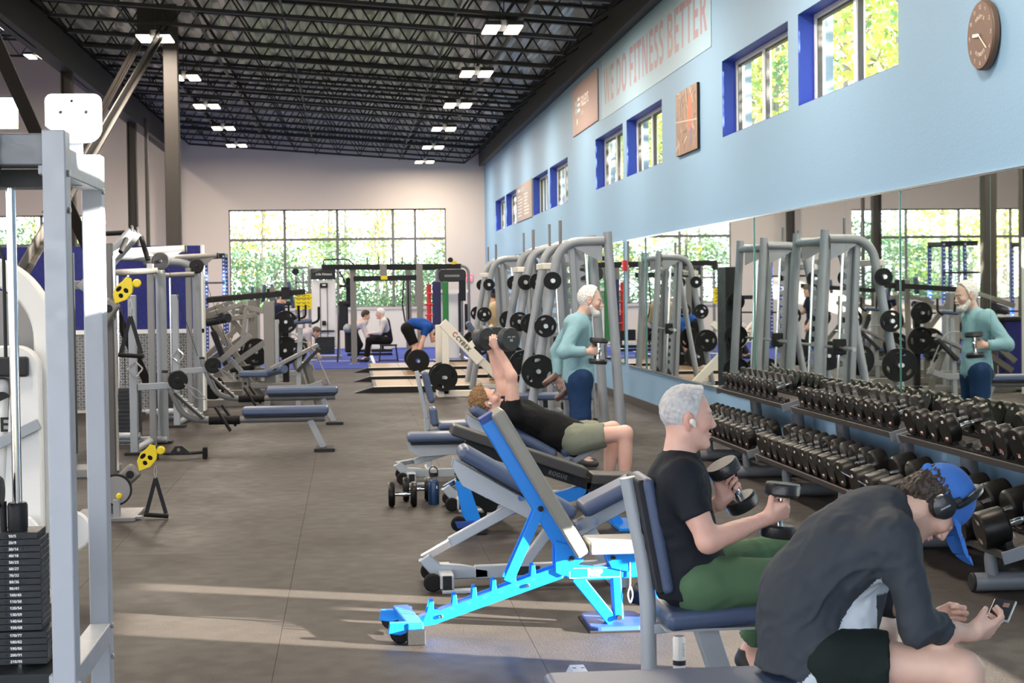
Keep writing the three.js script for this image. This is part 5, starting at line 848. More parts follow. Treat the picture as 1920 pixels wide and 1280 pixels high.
// ---- hand: f towards the knuckles, n out of the palm, curl in radians, side +1 right, -1 left
function handPrims(w, f, n, side, curl, o = {}) {
  f = nrm(f); n = nrm(add(n, f, -dot(n, f))); const t = crs(f, n).map(v => v * side), s = o.s || 1, out = [];
  const at = (a, b, c) => [0, 1, 2].map(i => w[i] + s * (f[i] * a + t[i] * b + n[i] * c));
  out.push(cap(at(-.02, 0, 0), at(.02, .002, 0), .027 * s, .028 * s, { n, s: 1.35, k: .02 }));
  for (let i = 0; i < 4; i++) out.push(cap(at(.025, .018 - i * .012, 0), at(.086 - [.006, 0, .004, .012][i], .03 - i * .02, 0), .0165 * s, .0115 * s, { k: .014 }));
  out.push(cap(at(.02, .02, .012), at(.055, .03, .014), .017 * s, .013 * s, { k: .014 }));
  const L = [[.042, .026, .021], [.047, .029, .022], [.043, .027, .021], [.034, .021, .019]];
  for (let i = 0; i < 4; i++) { let p = at(.086 - [.006, 0, .004, .012][i], .03 - i * .02, 0), d = f, ax = crs(f, n); const c = curl.map(v => v + (i - 1.5) * .05); for (let j = 0; j < 3; j++) { d = rotv(d, ax, c[j]); const q = add(p, d, L[i][j] * s); out.push(cap(p, q, (.0095 - j * .0008) * s, (.0088 - j * .0008) * s, { k: .004 })); p = q; } }
  const tb = at(.022, .03, .012), th = o.thumb || [.55, .55, .62], d1 = nrm([0, 1, 2].map(i => f[i] * th[0] + t[i] * th[1] + n[i] * th[2])), q1 = add(tb, d1, .042 * s), d2 = nrm([0, 1, 2].map(i => f[i] * (th[0] + .25) - t[i] * (o.thumbIn ?? .25) + n[i] * (th[2] + .3))), q2 = add(q1, d2, .032 * s);
  out.push(cap(tb, q1, .0145 * s, .0112 * s, { k: .012 }), cap(q1, q2, .011 * s, .0088 * s, { k: .004 }));
  return out;
}
// ---- one person
function person(label, o) {
  const P = new THREE.Group(); P.name = numbered('person'); tag(P, label, 'person', o.group); const base = [o.spine[0][0], o.floor || 0, o.spine[0][2]]; P.position.set(...base); scene.add(P);
  const put = (name, g, m, lab) => { const me = new THREE.Mesh(g, m); g.translate(-base[0], -base[1], -base[2]); me.name = name; me.castShadow = me.receiveShadow = true; P.add(me); if (lab) me.userData.label = lab; return me; };
  const F = headFrame(o), h = o.cell || .012, fine = o.fine || .004, fr = nrm(o.front), W = o.w || 1;
  const torso = e => { const s = o.spine, r = o.rad || [.118, .112, .125, .135], out = []; for (let i = 0; i < s.length - 1; i++) out.push(cap(s[i], s[i + 1], r[i] * W + e, r[i + 1] * W + e, { n: o.fronts ? nrm(o.fronts[i]) : fr, s: o.flat || 1.22, k: .06 })); out.push(cap(lerp(o.sh[0], o.sh[1], .06), lerp(o.sh[0], o.sh[1], .94), .062 * W + e, .062 * W + e, { k: .07 }), cap(s[s.length - 1], o.neck, .085 * W + e, .06 + e, { k: .05 }), cap(o.hip[0], o.hip[1], .1 * W + e, .1 * W + e, { k: .05 })); for (const k of [0, 1]) out.push(cap(lerp(o.sh[k], s[s.length - 2], .15), lerp(o.sh[k], s[1], .55), .075 * W + e, .08 * W + e, { k: .06 })); return out; };
  const arm = (k, e, m = 1) => [cap(o.sh[k], o.el[k], (.056 * W + e) * m, (.041 * W + e) * m, { bulge: .006, k: .035 }), cap(o.el[k], o.wr[k], (.042 * W + e) * m, (.027 + e) * m, { bulge: .005, k: .03 })];
  const leg = (k, e) => [cap(o.hip[k], o.kn[k], .088 * W + e, .058 * W + e, { k: .05 }), cap(o.kn[k], o.an[k], .055 * W + e, .036 + e, { bulge: .012, k: .035 })];
  const col = skinColor(F, o), body = [];
  for (const k of [0, 1]) body.push(...arm(k, 0), ...leg(k, -.002), cap(o.an[k], o.toe[k], .036, .028, { k: .03 }));
  const parts = [meshField([...torso(-.02), ...body], h, { color: col }), meshField(headPrims(F, o), fine, { color: col })];
  for (const k of [0, 1]) if (o.hand?.[k]) { const H = o.hand[k]; parts.push(meshField([...handPrims(o.wr[k], H.f, H.n, k ? -1 : 1, H.curl, H), cap(lerp(o.wr[k], o.el[k], .12), o.wr[k], .0285, .026, { k: .02 })], o.handCell || .0035, { color: col })); }
  put('body', mergeGeometries(parts.map(g => g)), mSkin);
  const wrinkle = (a, f = 14) => (x, y, z) => { const u = x * .8 + y * .6, v = y * .8 - x * .6, r = 1 - 2.2 * Math.abs(nz(u * f * .55, v * f * 1.5, z * f)); return a * (.9 * nz(x * f * .6, y * f * .5, z * f * .6) - .7 * Math.max(0, r) * Math.max(0, .35 + nz(x * 5, y * 5, z * 5)) * 1.6 + .25 * nz(x * f * 2.6, y * f * 1.6, z * f * 2.6)); };
  const S = o.shirt; if (S) { const pr = torso(S.e ?? .004); for (const k of [0, 1]) { const st = S.sleeve; pr.push(...(st <= 1 ? [cap(add(o.sh[k], nrm(sub(o.el[k], o.sh[k])), -.01), lerp(o.sh[k], o.el[k], st), .068 * W, .063 * W, { cb: 1, k: .04 })] : [cap(o.sh[k], o.el[k], .066 * W, .056 * W, { k: .04 }), cap(o.el[k], lerp(o.el[k], o.wr[k], st - 1), .056 * W, mixn(.05, .036, st - 1) * W + (S.cuff || 0), { cb: 1, k: .035 })])); } if (S.hem) for (const q of [].concat(S.hem)) pr.push(cap(q.a, q.b, q.ra, q.rb, { n: q.n ? nrm(q.n) : fr, s: q.s ?? 1.15, cb: 1, k: .06 })); for (const q of S.extra || []) pr.push(q);
    const fl = nrm(sub(o.neck, F.P(-.02, -.05, 0))); const g = meshField(pr, S.cell || h, { disp: wrinkle(S.wr ?? .004), cuts: [[...F.P(...(S.collar || [-.01, -.115, 0])), ...fl.map(v => -v)].map((v, i) => v), ...(S.cuts || [])] });
    if (S.panel) { const ix = g.index.array, p = g.attributes.position, A = [], Bq = []; for (let i = 0; i < ix.length; i += 3) { const c = [0, 1, 2].map(j => (p.array[ix[i] * 3 + j] + p.array[ix[i + 1] * 3 + j] + p.array[ix[i + 2] * 3 + j]) / 3); (S.panel(...c) ? Bq : A).push(ix[i], ix[i + 1], ix[i + 2]); } const g2 = g.clone(); g.setIndex(A); g2.setIndex(Bq); put('side_panel', g2, cloth([.5, .56, .62]), 'pale grey side panel'); }
    put('shirt', g, cloth(S.c, S.rough)); }
  const T = o.pants; if (T) { const pr = [cap(o.hip[0], o.hip[1], .108 * W, .108 * W, { k: .05 }), cap(o.spine[0], lerp(o.spine[0], o.spine[1], .45), .122 * W, .116 * W, { n: fr, s: 1.15, cb: 1, k: .05 })]; for (const k of [0, 1]) { const ft = T.len, e = T.e ?? .012; if (ft <= 1) pr.push(cap(o.hip[k], lerp(o.hip[k], o.kn[k], ft), .092 * W + e, mixn(.09, .066, ft) * W + e, { cb: 1, k: .045 })); else pr.push(cap(o.hip[k], o.kn[k], .092 * W + e, .066 * W + e, { k: .05 }), cap(o.kn[k], lerp(o.kn[k], o.an[k], ft - 1), .064 * W + e, .05 + e, { cb: 1, k: .04 })); } put('trousers', meshField(pr, T.cell || h, { disp: wrinkle(T.wr ?? .004, 12) }), cloth(T.c)).name = T.len <= 1 ? 'shorts' : 'trousers'; }
  for (const k of [0, 1]) if (!o.noShoes) { const d = nrm(sub(o.toe[k], o.an[k])), a = o.an[k], up = [0, 1, 0]; const heel = [a[0] - d[0] * .04, a[1] - .035, a[2] - d[2] * .04], tip = add(o.toe[k], [0, 0, 0]); const g = meshField([cap(heel, tip, .046, .036, { n: up, s: 1.1, k: .03 }), cap(add(a, up, -.03), add(a, up, .02), .048, .046, { cb: 1, k: .03 })], Math.max(.007, h * .7)); put('shoe', g, mat(o.shoe || [.02, .02, .025], .6)); }
  if (o.hair) { const H = o.hair, pr = [ell(F.P(-.016, .037, 0), [.103, .102, .083].map(v => (v + (H.t || .004)) * F.s), F.ax)]; for (const q of H.add || []) pr.push(ell(F.P(...q[0]), q[1].map(v => v * F.s), F.ax, { k: .03 })); for (const m of [-1, 1]) pr.push(ell(F.P(-.01, -.006, m * .09), [.026, .036, .03].map(v => v * F.s), F.ax, { sub: 1, k: .012 })); const cut = (x, y, nx_, ny_) => { const q = F.P(x, y, 0), n = nrm([0, 1, 2].map(i => F.X[i] * nx_ + F.Y[i] * ny_)); return [...q, ...n]; };
    const hg = meshField(pr, fine, { disp: (x, y, z) => { const [u, v, w] = F.L(x, y, z); return (H.rough ?? .004) * (nz(u * 60 + v * 20, v * 60, w * 90) + .6 * nz(u * 140, v * 90, w * 160)); }, cuts: H.cuts.map(c => cut(...c)), color: (x, y, z) => { const [u, v, w] = F.L(x, y, z), k = cl01(.5 + .5 * nz(u * 70, v * 50, w * 120)); return H.c[0].map((q, i) => mixn(q, H.c[1][i], k)); } }); put('hair', hg, mHair); }
  if (o.beard) { const bp = [ell(F.P(.07, -.1, 0), [.038, .04, .042].map(v => v * F.s), F.ax), ell(F.P(.1, -.045, 0), [.012, .009, .03].map(v => v * F.s), F.ax, { k: .015 }), ...[-1, 1].map(m => cap(F.P(.01, -.05, m * .06), F.P(.06, -.1, m * .035), .02 * F.s, .026 * F.s))]; put('beard', meshField(bp, fine, { disp: (x, y, z) => .004 * nz(x * 130, y * 90, z * 130), color: (x, y, z) => { const k = .6 + .25 * nz(x * 90, y * 60, z * 90); return [k, k * .97, k * .93]; } }), mHair); }
  if (o.bud) for (const m of o.bud) { const g = meshField([ell(F.P(.0, -.004, m * .091), [.006, .006, .006], F.ax), cap(F.P(.004, -.008, m * .092), F.P(.014, -.026, m * .089), .0032, .0028)], .0018); put('earbud', g, M.white); }
  o.extra?.(put, F);
  return P;
}
const GRIP = [1.15, 1.5, 1.0], shortCuts = [[.07, .085, .76, -.65], [.035, .0, .95, -.3], [-.05, -.075, .1, -1]];
// 1. grey-haired man curling dumbbells
person('grey-haired man in black tee and green pants curling dumbbells on the upright bench', {
  spine: [[1.33, .54, -6.4], [1.29, .7, -6.4], [1.265, .85, -6.38], [1.275, .93, -6.36]], front: [1, .05, 0], rad: [.125, .128, .132, .13], flat: 1.1,
  neck: [1.275, 1.02, -6.36], head: [1.315, 1.19, -6.36], hf: [1, -.06, .02], hu: [.05, 1, 0], hs: .98, skin: 'pink', brow: [.3, .27, .24], stubble: .12,
  sh: [[1.255, .965, -6.18], [1.3, .965, -6.56]], el: [[1.335, .745, -6.1], [1.34, .74, -6.62]], wr: [[1.575, .82, -6.15], [1.49, .845, -6.53]],
  hand: [{ f: [.86, .35, 0], n: [-.2, .6, -.9], curl: GRIP }, { f: [.5, .75, 0], n: [-.4, .4, .9], curl: GRIP }],
  hip: [[1.36, .55, -6.31], [1.36, .55, -6.49]], kn: [[1.8, .57, -6.22], [1.78, .6, -6.66]], an: [[1.8, .12, -6.2], [1.69, .13, -6.93]], toe: [[1.95, .05, -6.18], [1.72, .045, -6.83]],
  shirt: { c: [.016, .019, .026], sleeve: .58, wr: .009, collar: [-.0, -.125, 0], cell: .009, rough: .7, hem: { a: [1.29, .7, -6.4], b: [1.34, .535, -6.4], ra: .145, rb: .155, s: 1.05 } }, pants: { c: [.085, .16, .09], len: 1.85, e: .014, wr: .007 },
  hair: { c: [[.33, .33, .34], [.62, .62, .62]], t: -.001, rough: .003, cuts: [[.075, .07, .8, -.6], [.018, .0, 1, -.25], [-.05, -.068, .1, -1]], add: [[[.055, .105, 0], [.045, .03, .055]]] }, bud: [1], cell: .011, shoe: [.012, .012, .014],
});
const dbGrey = mat([.018, .018, .02], .34, 0, { bumpMap: grainBump, bumpScale: .0008 });
{ const d = dumbbell(.068, .05, .055, -1, 'black dumbbell in the near hand of the grey-haired man', 'dumbbells held by the grey-haired man', [1.635, .845, -6.185], [0, 0, 1.45], dbGrey); const e = dumbbell(.068, .05, .055, -1, 'black dumbbell in the far hand of the grey-haired man', 'dumbbells held by the grey-haired man', [1.527, .905, -6.51], [0, .2, -1.05], dbGrey); }
// 2. man with blue cap and phone
const capM = person('man in slate long-sleeve top, black shorts and blue cap bent over his phone', {
  spine: [[1.5, .51, -5.27], [1.47, .68, -5.27], [1.57, .83, -5.27], [1.69, .92, -5.27]], front: [.8, -.6, 0], fronts: [[1, .1, 0], [.85, -.5, 0], [.6, -.8, 0]], rad: [.135, .128, .138, .128], flat: 1.2,
  neck: [1.79, .955, -5.28], head: [1.915, .972, -5.28], hf: [.42, -.91, .06], hu: [.91, .42, 0], skin: 'fair', stubble: .3, eyesClosed: 1, brow: [.05, .035, .025],
  sh: [[1.72, .895, -5.08], [1.74, .895, -5.47]], el: [[1.775, .625, -5.03], [1.8, .63, -5.55]], wr: [[1.985, .575, -5.14], [1.96, .565, -5.40]],
  hand: [{ f: [1, .08, -.25], n: [-.15, .6, -.8], curl: [.5, .8, .6], thumb: [.75, .35, .55] }, { f: [.85, .12, .5], n: [.3, .35, .88], curl: [1.0, 1.3, .8], thumb: [.85, .3, .4] }],
  hip: [[1.53, .5, -5.17], [1.53, .5, -5.37]], kn: [[1.93, .475, -5.06], [1.86, .5, -5.68]], an: [[1.97, .09, -5.02], [1.9, .1, -5.72]], toe: [[2.1, .045, -5.02], [2.03, .045, -5.75]], w: 1.02,
  shirt: { c: [.042, .05, .062], sleeve: 1.4, cuff: .004, wr: .011, cell: .0075, rough: .65, collar: [-.06, -.085, 0], hem: { a: [1.47, .68, -5.27], b: [1.455, .45, -5.27], ra: .15, rb: .165, n: [1, 0, 0], s: 1.15 }, extra: [cap([1.69, .79, -5.27], [1.615, .6, -5.27], .085, .1, { n: [.8, -.5, 0], s: 1.05, k: .06 }), cap([1.6, .62, -5.21], [1.6, .5, -5.19], .07, .08, { cb: 1, k: .05 })], panel: (x, y, z) => { const a = [1.72, .895, -5.08], d = [.055, -.27, .05], t = cl01(((x - a[0]) * d[0] + (y - a[1]) * d[1] + (z - a[2]) * d[2]) / .0784); const arm = Math.hypot(x - a[0] - d[0] * t, y - a[1] - d[1] * t, z - a[2] - d[2] * t); return z > -5.24 && x < 1.76 && y < .80 && (x < 1.685 || y > .7) && arm > .078 && (x - 1.51) * .24 - (y - .57) * .18 > 0; } },
  pants: { c: [.014, .02, .019], len: .42, e: .022, wr: .008 }, hair: { c: [[.012, .008, .006], [.05, .03, .02]], t: .008, rough: .008, cuts: [[0, .04, .12, 1], [.07, .05, .9, -.4], [.0, -.02, 1, -.3], [-.05, -.085, .0, -1]], add: [[[-.085, -.035, 0], [.034, .05, .068]]] }, cell: .0095, fine: .0035, handCell: .003, shoe: [.05, .05, .05],
  extra(put, F) {
    const crown = meshField([ell(F.P(-.014, .045, 0), [.112, .103, .09], F.ax)], .004, { cuts: [[...F.P(-.1, .028, 0), ...nrm([0, 1, 2].map(i => -F.Y[i] + F.X[i] * -.05))]] }); put('cap', crown, mat([.05, .19, .62], .8, 0, { bumpMap: dataTex(64, (u, v) => ((u * 8 | 0) + (v * 8 | 0)) & 1 ? 1 : .2, false, .02), bumpScale: .0015 }));
    const up = F.Y, g = meshField([cap(F.P(.06, .048, 0), F.P(.165, .028, 0), .082, .07, { n: up, s: 11, k: .01 })], .0035, { disp: (x, y, z) => 0 }); const p = g.attributes.position; for (let i = 0; i < p.count; i++) { const w = F.L(p.getX(i), p.getY(i), p.getZ(i))[2], d = -w * w * 5; p.setXYZ(i, p.getX(i) + up[0] * d, p.getY(i) + up[1] * d, p.getZ(i) + up[2] * d); } g.computeVertexNormals(); put('cap_brim', g, cloth([.05, .2, .66]));
    put('cap_strap', meshField([cap(F.P(-.1, .035, -.05), F.P(-.118, .035, 0), .012, .012), cap(F.P(-.118, .035, 0), F.P(-.1, .035, .05), .012, .012)], .005), cloth([.04, .16, .55]));
  } });
{ // his headphones and phone
  const F = headFrame({ head: [1.915, .972, -5.28], hf: [.42, -.91, .06], hu: [.91, .42, 0] }), t = thing('headphones', 'black over-ear headphones on the man in the blue cap', 'headphones');
  const m = new THREE.Matrix4().makeBasis(V(F.X), V(F.Y), V(F.Z)); m.setPosition(V(F.P(0, 0, 0)));
  const put = (n, g, mm) => { const o = mk(n, g, mm, t); o.applyMatrix4(m); return o; }, gloss = mat([.012, .013, .016], .3, .1);
  for (const s of [-1, 1]) { put('ear_cushion', lathe([[.018, -.014], [.036, -.016], [.042, -.006], [.042, .006], [.03, .01]], 'z', [-.008, -.004, s * .094], 30), M.vinylDark).scale.y = 1; put('ear_cup', lathe([[0, -.018], [.03, -.014], [.04, -.004], [.042, .006], [.038, .016], [.02, .021], [0, .0215]].map(([r, h]) => [r, h * s]), 'z', [-.008, -.004, s * .112], 32), gloss); }
  put('cup_mark', box(.005, .036, .002, -.006, -.004, .1335, .0008).rotateZ(0), M.silver);
  const band = []; for (let i = 0; i <= 16; i++) { const a = i / 16 * PI; band.push([.012, .04 + .118 * Math.sin(a), .108 * Math.cos(a)]); } put('headband', [pipe([[-.004, .03, .112], ...band, [-.004, .03, -.112]], .013, .01, 10)], gloss);
  put('hinge', [box(.02, .05, .012, -.004, .035, .116, .004), box(.02, .05, .012, -.004, .035, -.116, .004)], gloss);
}
{ const t = thing('phone', 'grey smartphone in a clear case held by the man in the blue cap', 'phone', [2.14, .618, -5.27]); t.rotation.set(.1, 1.0, .2); mk('case', box(.148, .011, .074, 0, 0, 0, .005), mat([.32, .33, .35], .3, .1), t); mk('screen', box(.138, .002, .066, 0, .0056, 0, .001), mat([.03, .03, .035], .12), t); mk('screen_tile', box(.03, .001, .02, .03, .007, .01), mat([.2, .1, .08], .3), t); }
{ const F = [1.655, .99, -5.25]; tag(decal('shirt_print', .12, .05, 600, (c, w, h) => { c.fillStyle = '#e8eaf0'; c.font = `bold ${h * .7}px sans-serif`; c.fillText('R', w * .18, h * .75); c.fillRect(w * .05, h * .3, w * .12, h * .14); c.fillRect(w * .05, h * .55, w * .12, h * .14); c.strokeStyle = '#e8eaf0'; c.lineWidth = 3; c.beginPath(); c.ellipse(w * .72, h * .5, h * .28, h * .2, 0, 0, 7); c.stroke(); }, capM, [1.63 - 1.5, 1.072, -5.22 + 5.27], [-PI / 2 + .22, .5, 0]), 'small white back print'); }
// 3. man lying on the incline bench
person('young man in black tee and khaki shorts pressing a dumbbell on the incline bench', {
  spine: [[1.73, .53, -12.9], [1.57, .6, -12.9], [1.4, .68, -12.9], [1.3, .73, -12.9]], front: [.5, .86, 0], rad: [.125, .13, .138, .135], flat: 1.1,
  neck: [1.19, .775, -12.9], head: [1.075, .83, -12.88], hf: [.78, .62, .04], hu: [-.62, .78, 0], hs: 1.0, skin: 'pink', eyesClosed: 1, brow: [.35, .22, .12],
  sh: [[1.25, .76, -12.69], [1.25, .76, -13.1]], el: [[1.24, 1.04, -12.66], [1.19, 1.03, -13.14]], wr: [[1.145, 1.25, -12.74], [1.12, 1.24, -13.14]],
  hand: [{ f: [-.35, .85, .1], n: [.3, .15, -.95], curl: GRIP }, { f: [-.2, .95, 0], n: [.3, .1, .95], curl: GRIP }],
  hip: [[1.75, .53, -12.8], [1.75, .53, -13.0]], kn: [[2.13, .58, -12.7], [2.1, .58, -13.12]], an: [[2.12, .11, -12.7], [2.06, .11, -13.15]], toe: [[2.25, .05, -12.7], [2.2, .05, -13.18]],
  shirt: { c: [.012, .012, .013], sleeve: .36, wr: .010, collar: [-.0, -.12, 0], hem: { a: [1.6, .59, -12.9], b: [1.8, .5, -12.9], ra: .14, rb: .14, s: 1.05 } }, pants: { c: [.22, .235, .18], len: .6, e: .022, wr: .009 }, shoe: [.5, .5, .48],
  hair: { c: [[.12, .06, .025], [.34, .19, .07]], t: .014, rough: .01, cuts: [[.085, .075, .8, -.6], [.01, -.01, 1, -.25], [-.06, -.09, .1, -1]], add: [[[.03, .1, 0], [.06, .045, .06]]] }, bud: [1],
});
const mIron = mat([.028, .034, .036], .5, 0, { bumpMap: grainBump, bumpScale: .0005 });
const ironFace = p => decal('lettering', .15, .15, 900, (c, w, h) => { c.fillStyle = '#cfd3d3'; c.textAlign = 'center'; c.translate(w / 2, h / 2); c.rotate(PI); c.font = `bold ${h * .19}px sans-serif`; c.fillText('50', 0, h * .02); c.font = `bold ${h * .085}px sans-serif`; c.fillText('IRON    GRIP', 0, h * .16); }, p, [.178, 0, 0], PI / 2);
{ const d = dumbbell(.094, .07, .105, -1, 'dark fifty pound dumbbell lifted in the near hand of the lying man', 'dumbbells held by the lying man', [1.135, 1.325, -12.74], [0, -.95, 0], mIron); ironFace(d); const e = dumbbell(.094, .07, .105, -1, 'dark dumbbell in the far hand of the lying man', 'dumbbells held by the lying man', [1.12, 1.325, -13.16], [0, -1.3, 0], mIron); e.children.filter(c => c.name === 'lettering').forEach(c => e.remove(c)); }
// 4. old man standing
person('white-bearded old man in teal long-sleeve shirt and jeans standing with dumbbells', {
  spine: [[2.177, 0.870, -15.630], [2.177, 1.032, -15.630], [2.177, 1.226, -15.630], [2.188, 1.334, -15.630]], front: [.95, -.1, .1], rad: [.118, .115, .125, .12], flat: 1.12,
  neck: [2.221, 1.447, -15.630], head: [2.296, 1.587, -15.608], hf: [.96, -.2, .14], hu: [.15, 1, 0], hs: 1.07, w: 1.07, skin: 'old', brow: [.5, .48, .45],
  sh: [[2.145, 1.377, -15.414], [2.156, 1.377, -15.867]], el: [[1.989, 1.118, -15.307], [2.016, 1.096, -16.018]], wr: [[2.221, 1.118, -15.296], [2.016, 0.838, -15.975]],
  hand: [{ f: [1, .05, 0], n: [0, .1, -1], curl: GRIP }, { f: [0, -1, 0], n: [.3, 0, 1], curl: GRIP }],
  hip: [[2.177, 0.838, -15.533], [2.177, 0.838, -15.738]], kn: [[2.188, 0.500, -15.522], [2.199, 0.500, -15.759]], an: [[2.156, 0.100, -15.522], [2.177, 0.100, -15.759]], toe: [[2.307, 0.045, -15.501], [2.328, 0.045, -15.738]],
  shirt: { c: [.24, .41, .46], sleeve: 1.9, cuff: .004, wr: .009, hem: { a: [2.177, 1.032, -15.630], b: [2.172, 0.838, -15.630], ra: .14, rb: .155, s: 1.05 } }, pants: { c: [.018, .045, .115], len: 1.9, e: .016, wr: .007 },
  hair: { c: [[.5, .49, .47], [.8, .79, .77]], t: .007, rough: .006, cuts: [[.06, .075, .8, -.55], [.005, .0, 1, -.25], [-.06, -.06, .1, -1]] }, beard: 1, shoe: [.04, .04, .045],
});
dumbbell(.088, .048, .075, -1, 'black dumbbell held upright in the near hand of the old man', 'dumbbells held by the old man', [2.323, 1.123, -15.317], [0, 0, 1.5], dbGrey);
dumbbell(.088, .048, .07, -1, 'brownish dumbbell hanging in the far hand of the old man', 'dumbbells held by the old man', [2.000, 0.757, -15.943], [0, 0, -.9], mat([.12, .06, .045], .4));
// 5. people at the far end
const far = { cell: .022, fine: .012, handCell: .008, noShoes: 0 };
person('man in blue tee and black shorts bending over a barbell on the platform', { ...far, floor: .1,
  spine: [[1.17, .98, -33.4], [1.3, 1.06, -33.4], [1.46, 1.05, -33.4], [1.56, 1.0, -33.4]], front: [.1, -1, 0], neck: [1.66, .9, -33.4], head: [1.74, .78, -33.4], hf: [.3, -.95, 0], hu: [.8, -.55, 0], skin: 'pink',
  sh: [[1.56, .97, -33.2], [1.56, .97, -33.6]], el: [[1.46, .7, -33.15], [1.46, .7, -33.65]], wr: [[1.37, .44, -33.15], [1.37, .44, -33.65]], hand: [{ f: [-.2, -1, 0], n: [-1, 0, 0], curl: GRIP }, { f: [-.2, -1, 0], n: [-1, 0, 0], curl: GRIP }],
  hip: [[1.17, .95, -33.3], [1.17, .95, -33.5]], kn: [[1.33, .57, -33.28], [1.33, .57, -33.52]], an: [[1.26, .2, -33.28], [1.26, .2, -33.52]], toe: [[1.4, .145, -33.27], [1.4, .145, -33.53]],
  shirt: { c: [.012, .06, .26], sleeve: .6 }, pants: { c: [.008, .008, .009], len: .8, e: .03 }, hair: { c: [[.01, .008, .007], [.03, .02, .015]], t: .006, cuts: shortCuts } });
{ const t = thing('barbell', 'loaded barbell with black plates gripped by the bending man', 'barbell', [1.35, .335, -33.4]); mk('bar', rod([0, 0, -1.0], [0, 0, 1.0], .014), M.steel, t); for (const s of [-1, 1]) { mk('sleeve', rod([0, 0, s * .66], [0, 0, s * 1.08], .025), M.steel, t); for (const k of [0, 1]) { const p = mk('bumper_plate', disc([0, 0, s * (.7 + k * .075)], 'z', .225, .07, 32), M.plate, t); mk('plate_hub', disc([0, 0, s * (.735 + k * .075)], 'z', .05, .012, 20), M.blueDark, p); } } }
person('white-haired man in white sleeves and black vest sitting before the back window', { ...far, floor: .012,
  spine: [[.93, .52, -40.3], [.92, .68, -40.3], [.87, .85, -40.3], [.85, .95, -40.3]], front: [-1, .1, 0], neck: [.82, 1.05, -40.3], head: [.76, 1.17, -40.3], hf: [-1, -.1, 0], hu: [-.1, 1, 0], skin: 'pink',
  sh: [[.86, .98, -40.5], [.86, .98, -40.1]], el: [[.78, .74, -40.52], [.75, .72, -40.05]], wr: [[.55, .7, -40.4], [.53, .7, -40.15]], hand: [{ f: [-1, -.1, 0], n: [0, -1, 0], curl: [.3, .4, .3] }, { f: [-1, -.1, 0], n: [0, -1, 0], curl: [.3, .4, .3] }],
  hip: [[.9, .52, -40.4], [.9, .52, -40.2]], kn: [[.5, .53, -40.42], [.48, .53, -40.12]], an: [[.42, .1, -40.4], [.4, .1, -40.12]], toe: [[.28, .055, -40.4], [.26, .055, -40.12]],
  shirt: { c: [.6, .57, .56], sleeve: 1.9 }, pants: { c: [.01, .01, .011], len: 1.9 }, hair: { c: [[.6, .59, .57], [.8, .79, .77]], t: .006, cuts: shortCuts },
  extra(put) { put('vest', meshField([cap([.94, .55, -40.3], [.88, .95, -40.3], .14, .135, { n: [1, 0, 0], s: 1.1 })], .02), cloth([.015, .015, .02])); } });
{ const t = thing('stool', 'black box stool under the seated white-haired man', 'stool', [.95, 0, -40.3]); mk('seat', box(.42, .05, .38, 0, .41, 0, .015), M.vinylBlack, t); for (const x of [-.18, .18]) for (const z of [-.16, .16]) mk('leg', rod([x, .4, z], [x * 1.25, .012, z * 1.2], .014), M.black, t); mk('rail', rod([-.22, .05, .19], [.22, .05, .19], .012), M.black, t); }
{ const t = thing('sled', 'low black push sled with two upright poles before the back window', 'sled', [.45, 0, -44.5]); mk('deck', [span(-.5, .7, .1, .18, -.3, .3, .01), span(-.5, .7, .012, .06, -.3, -.24), span(-.5, .7, .012, .06, .24, .3)], M.black, t); for (const x of [-.3, .45]) mk('pole', rod([x, .15, 0], [x, 1.0, 0], .03), M.black, t); mk('box', box(.5, .3, .4, .3, .45, 0, .02), M.black, t); }
person('person in pale sweater and dark trousers bent forward behind the left rig post', { ...far, floor: .012,
  spine: [[.1, .75, -40.6], [.16, .85, -40.6], [.26, .93, -40.6], [.33, .95, -40.6]], front: [.5, -.86, 0], neck: [.4, .98, -40.6], head: [.42, 1.12, -40.6], hf: [.9, -.3, 0], hu: [.3, .95, 0], skin: 'tan',
  sh: [[.33, .92, -40.4], [.33, .92, -40.8]], el: [[.44, .62, -40.38], [.44, .66, -40.8]], wr: [[.52, .38, -40.4], [.5, .42, -40.8]], hand: [{ f: [.2, -1, 0], n: [-1, 0, 0], curl: [.3, .4, .3] }, { f: [.2, -1, 0], n: [-1, 0, 0], curl: [.3, .4, .3] }],
  hip: [[.1, .75, -40.5], [.1, .75, -40.7]], kn: [[.26, .42, -40.5], [.22, .42, -40.72]], an: [[.12, .09, -40.5], [.1, .09, -40.72]], toe: [[.26, .055, -40.5], [.24, .055, -40.72]], shirt: { c: [.55, .52, .56], sleeve: 1.9 }, pants: { c: [.012, .012, .016], len: 1.9 }, hair: { c: [[.02, .012, .008], [.06, .04, .02]], t: .012, cuts: shortCuts } });
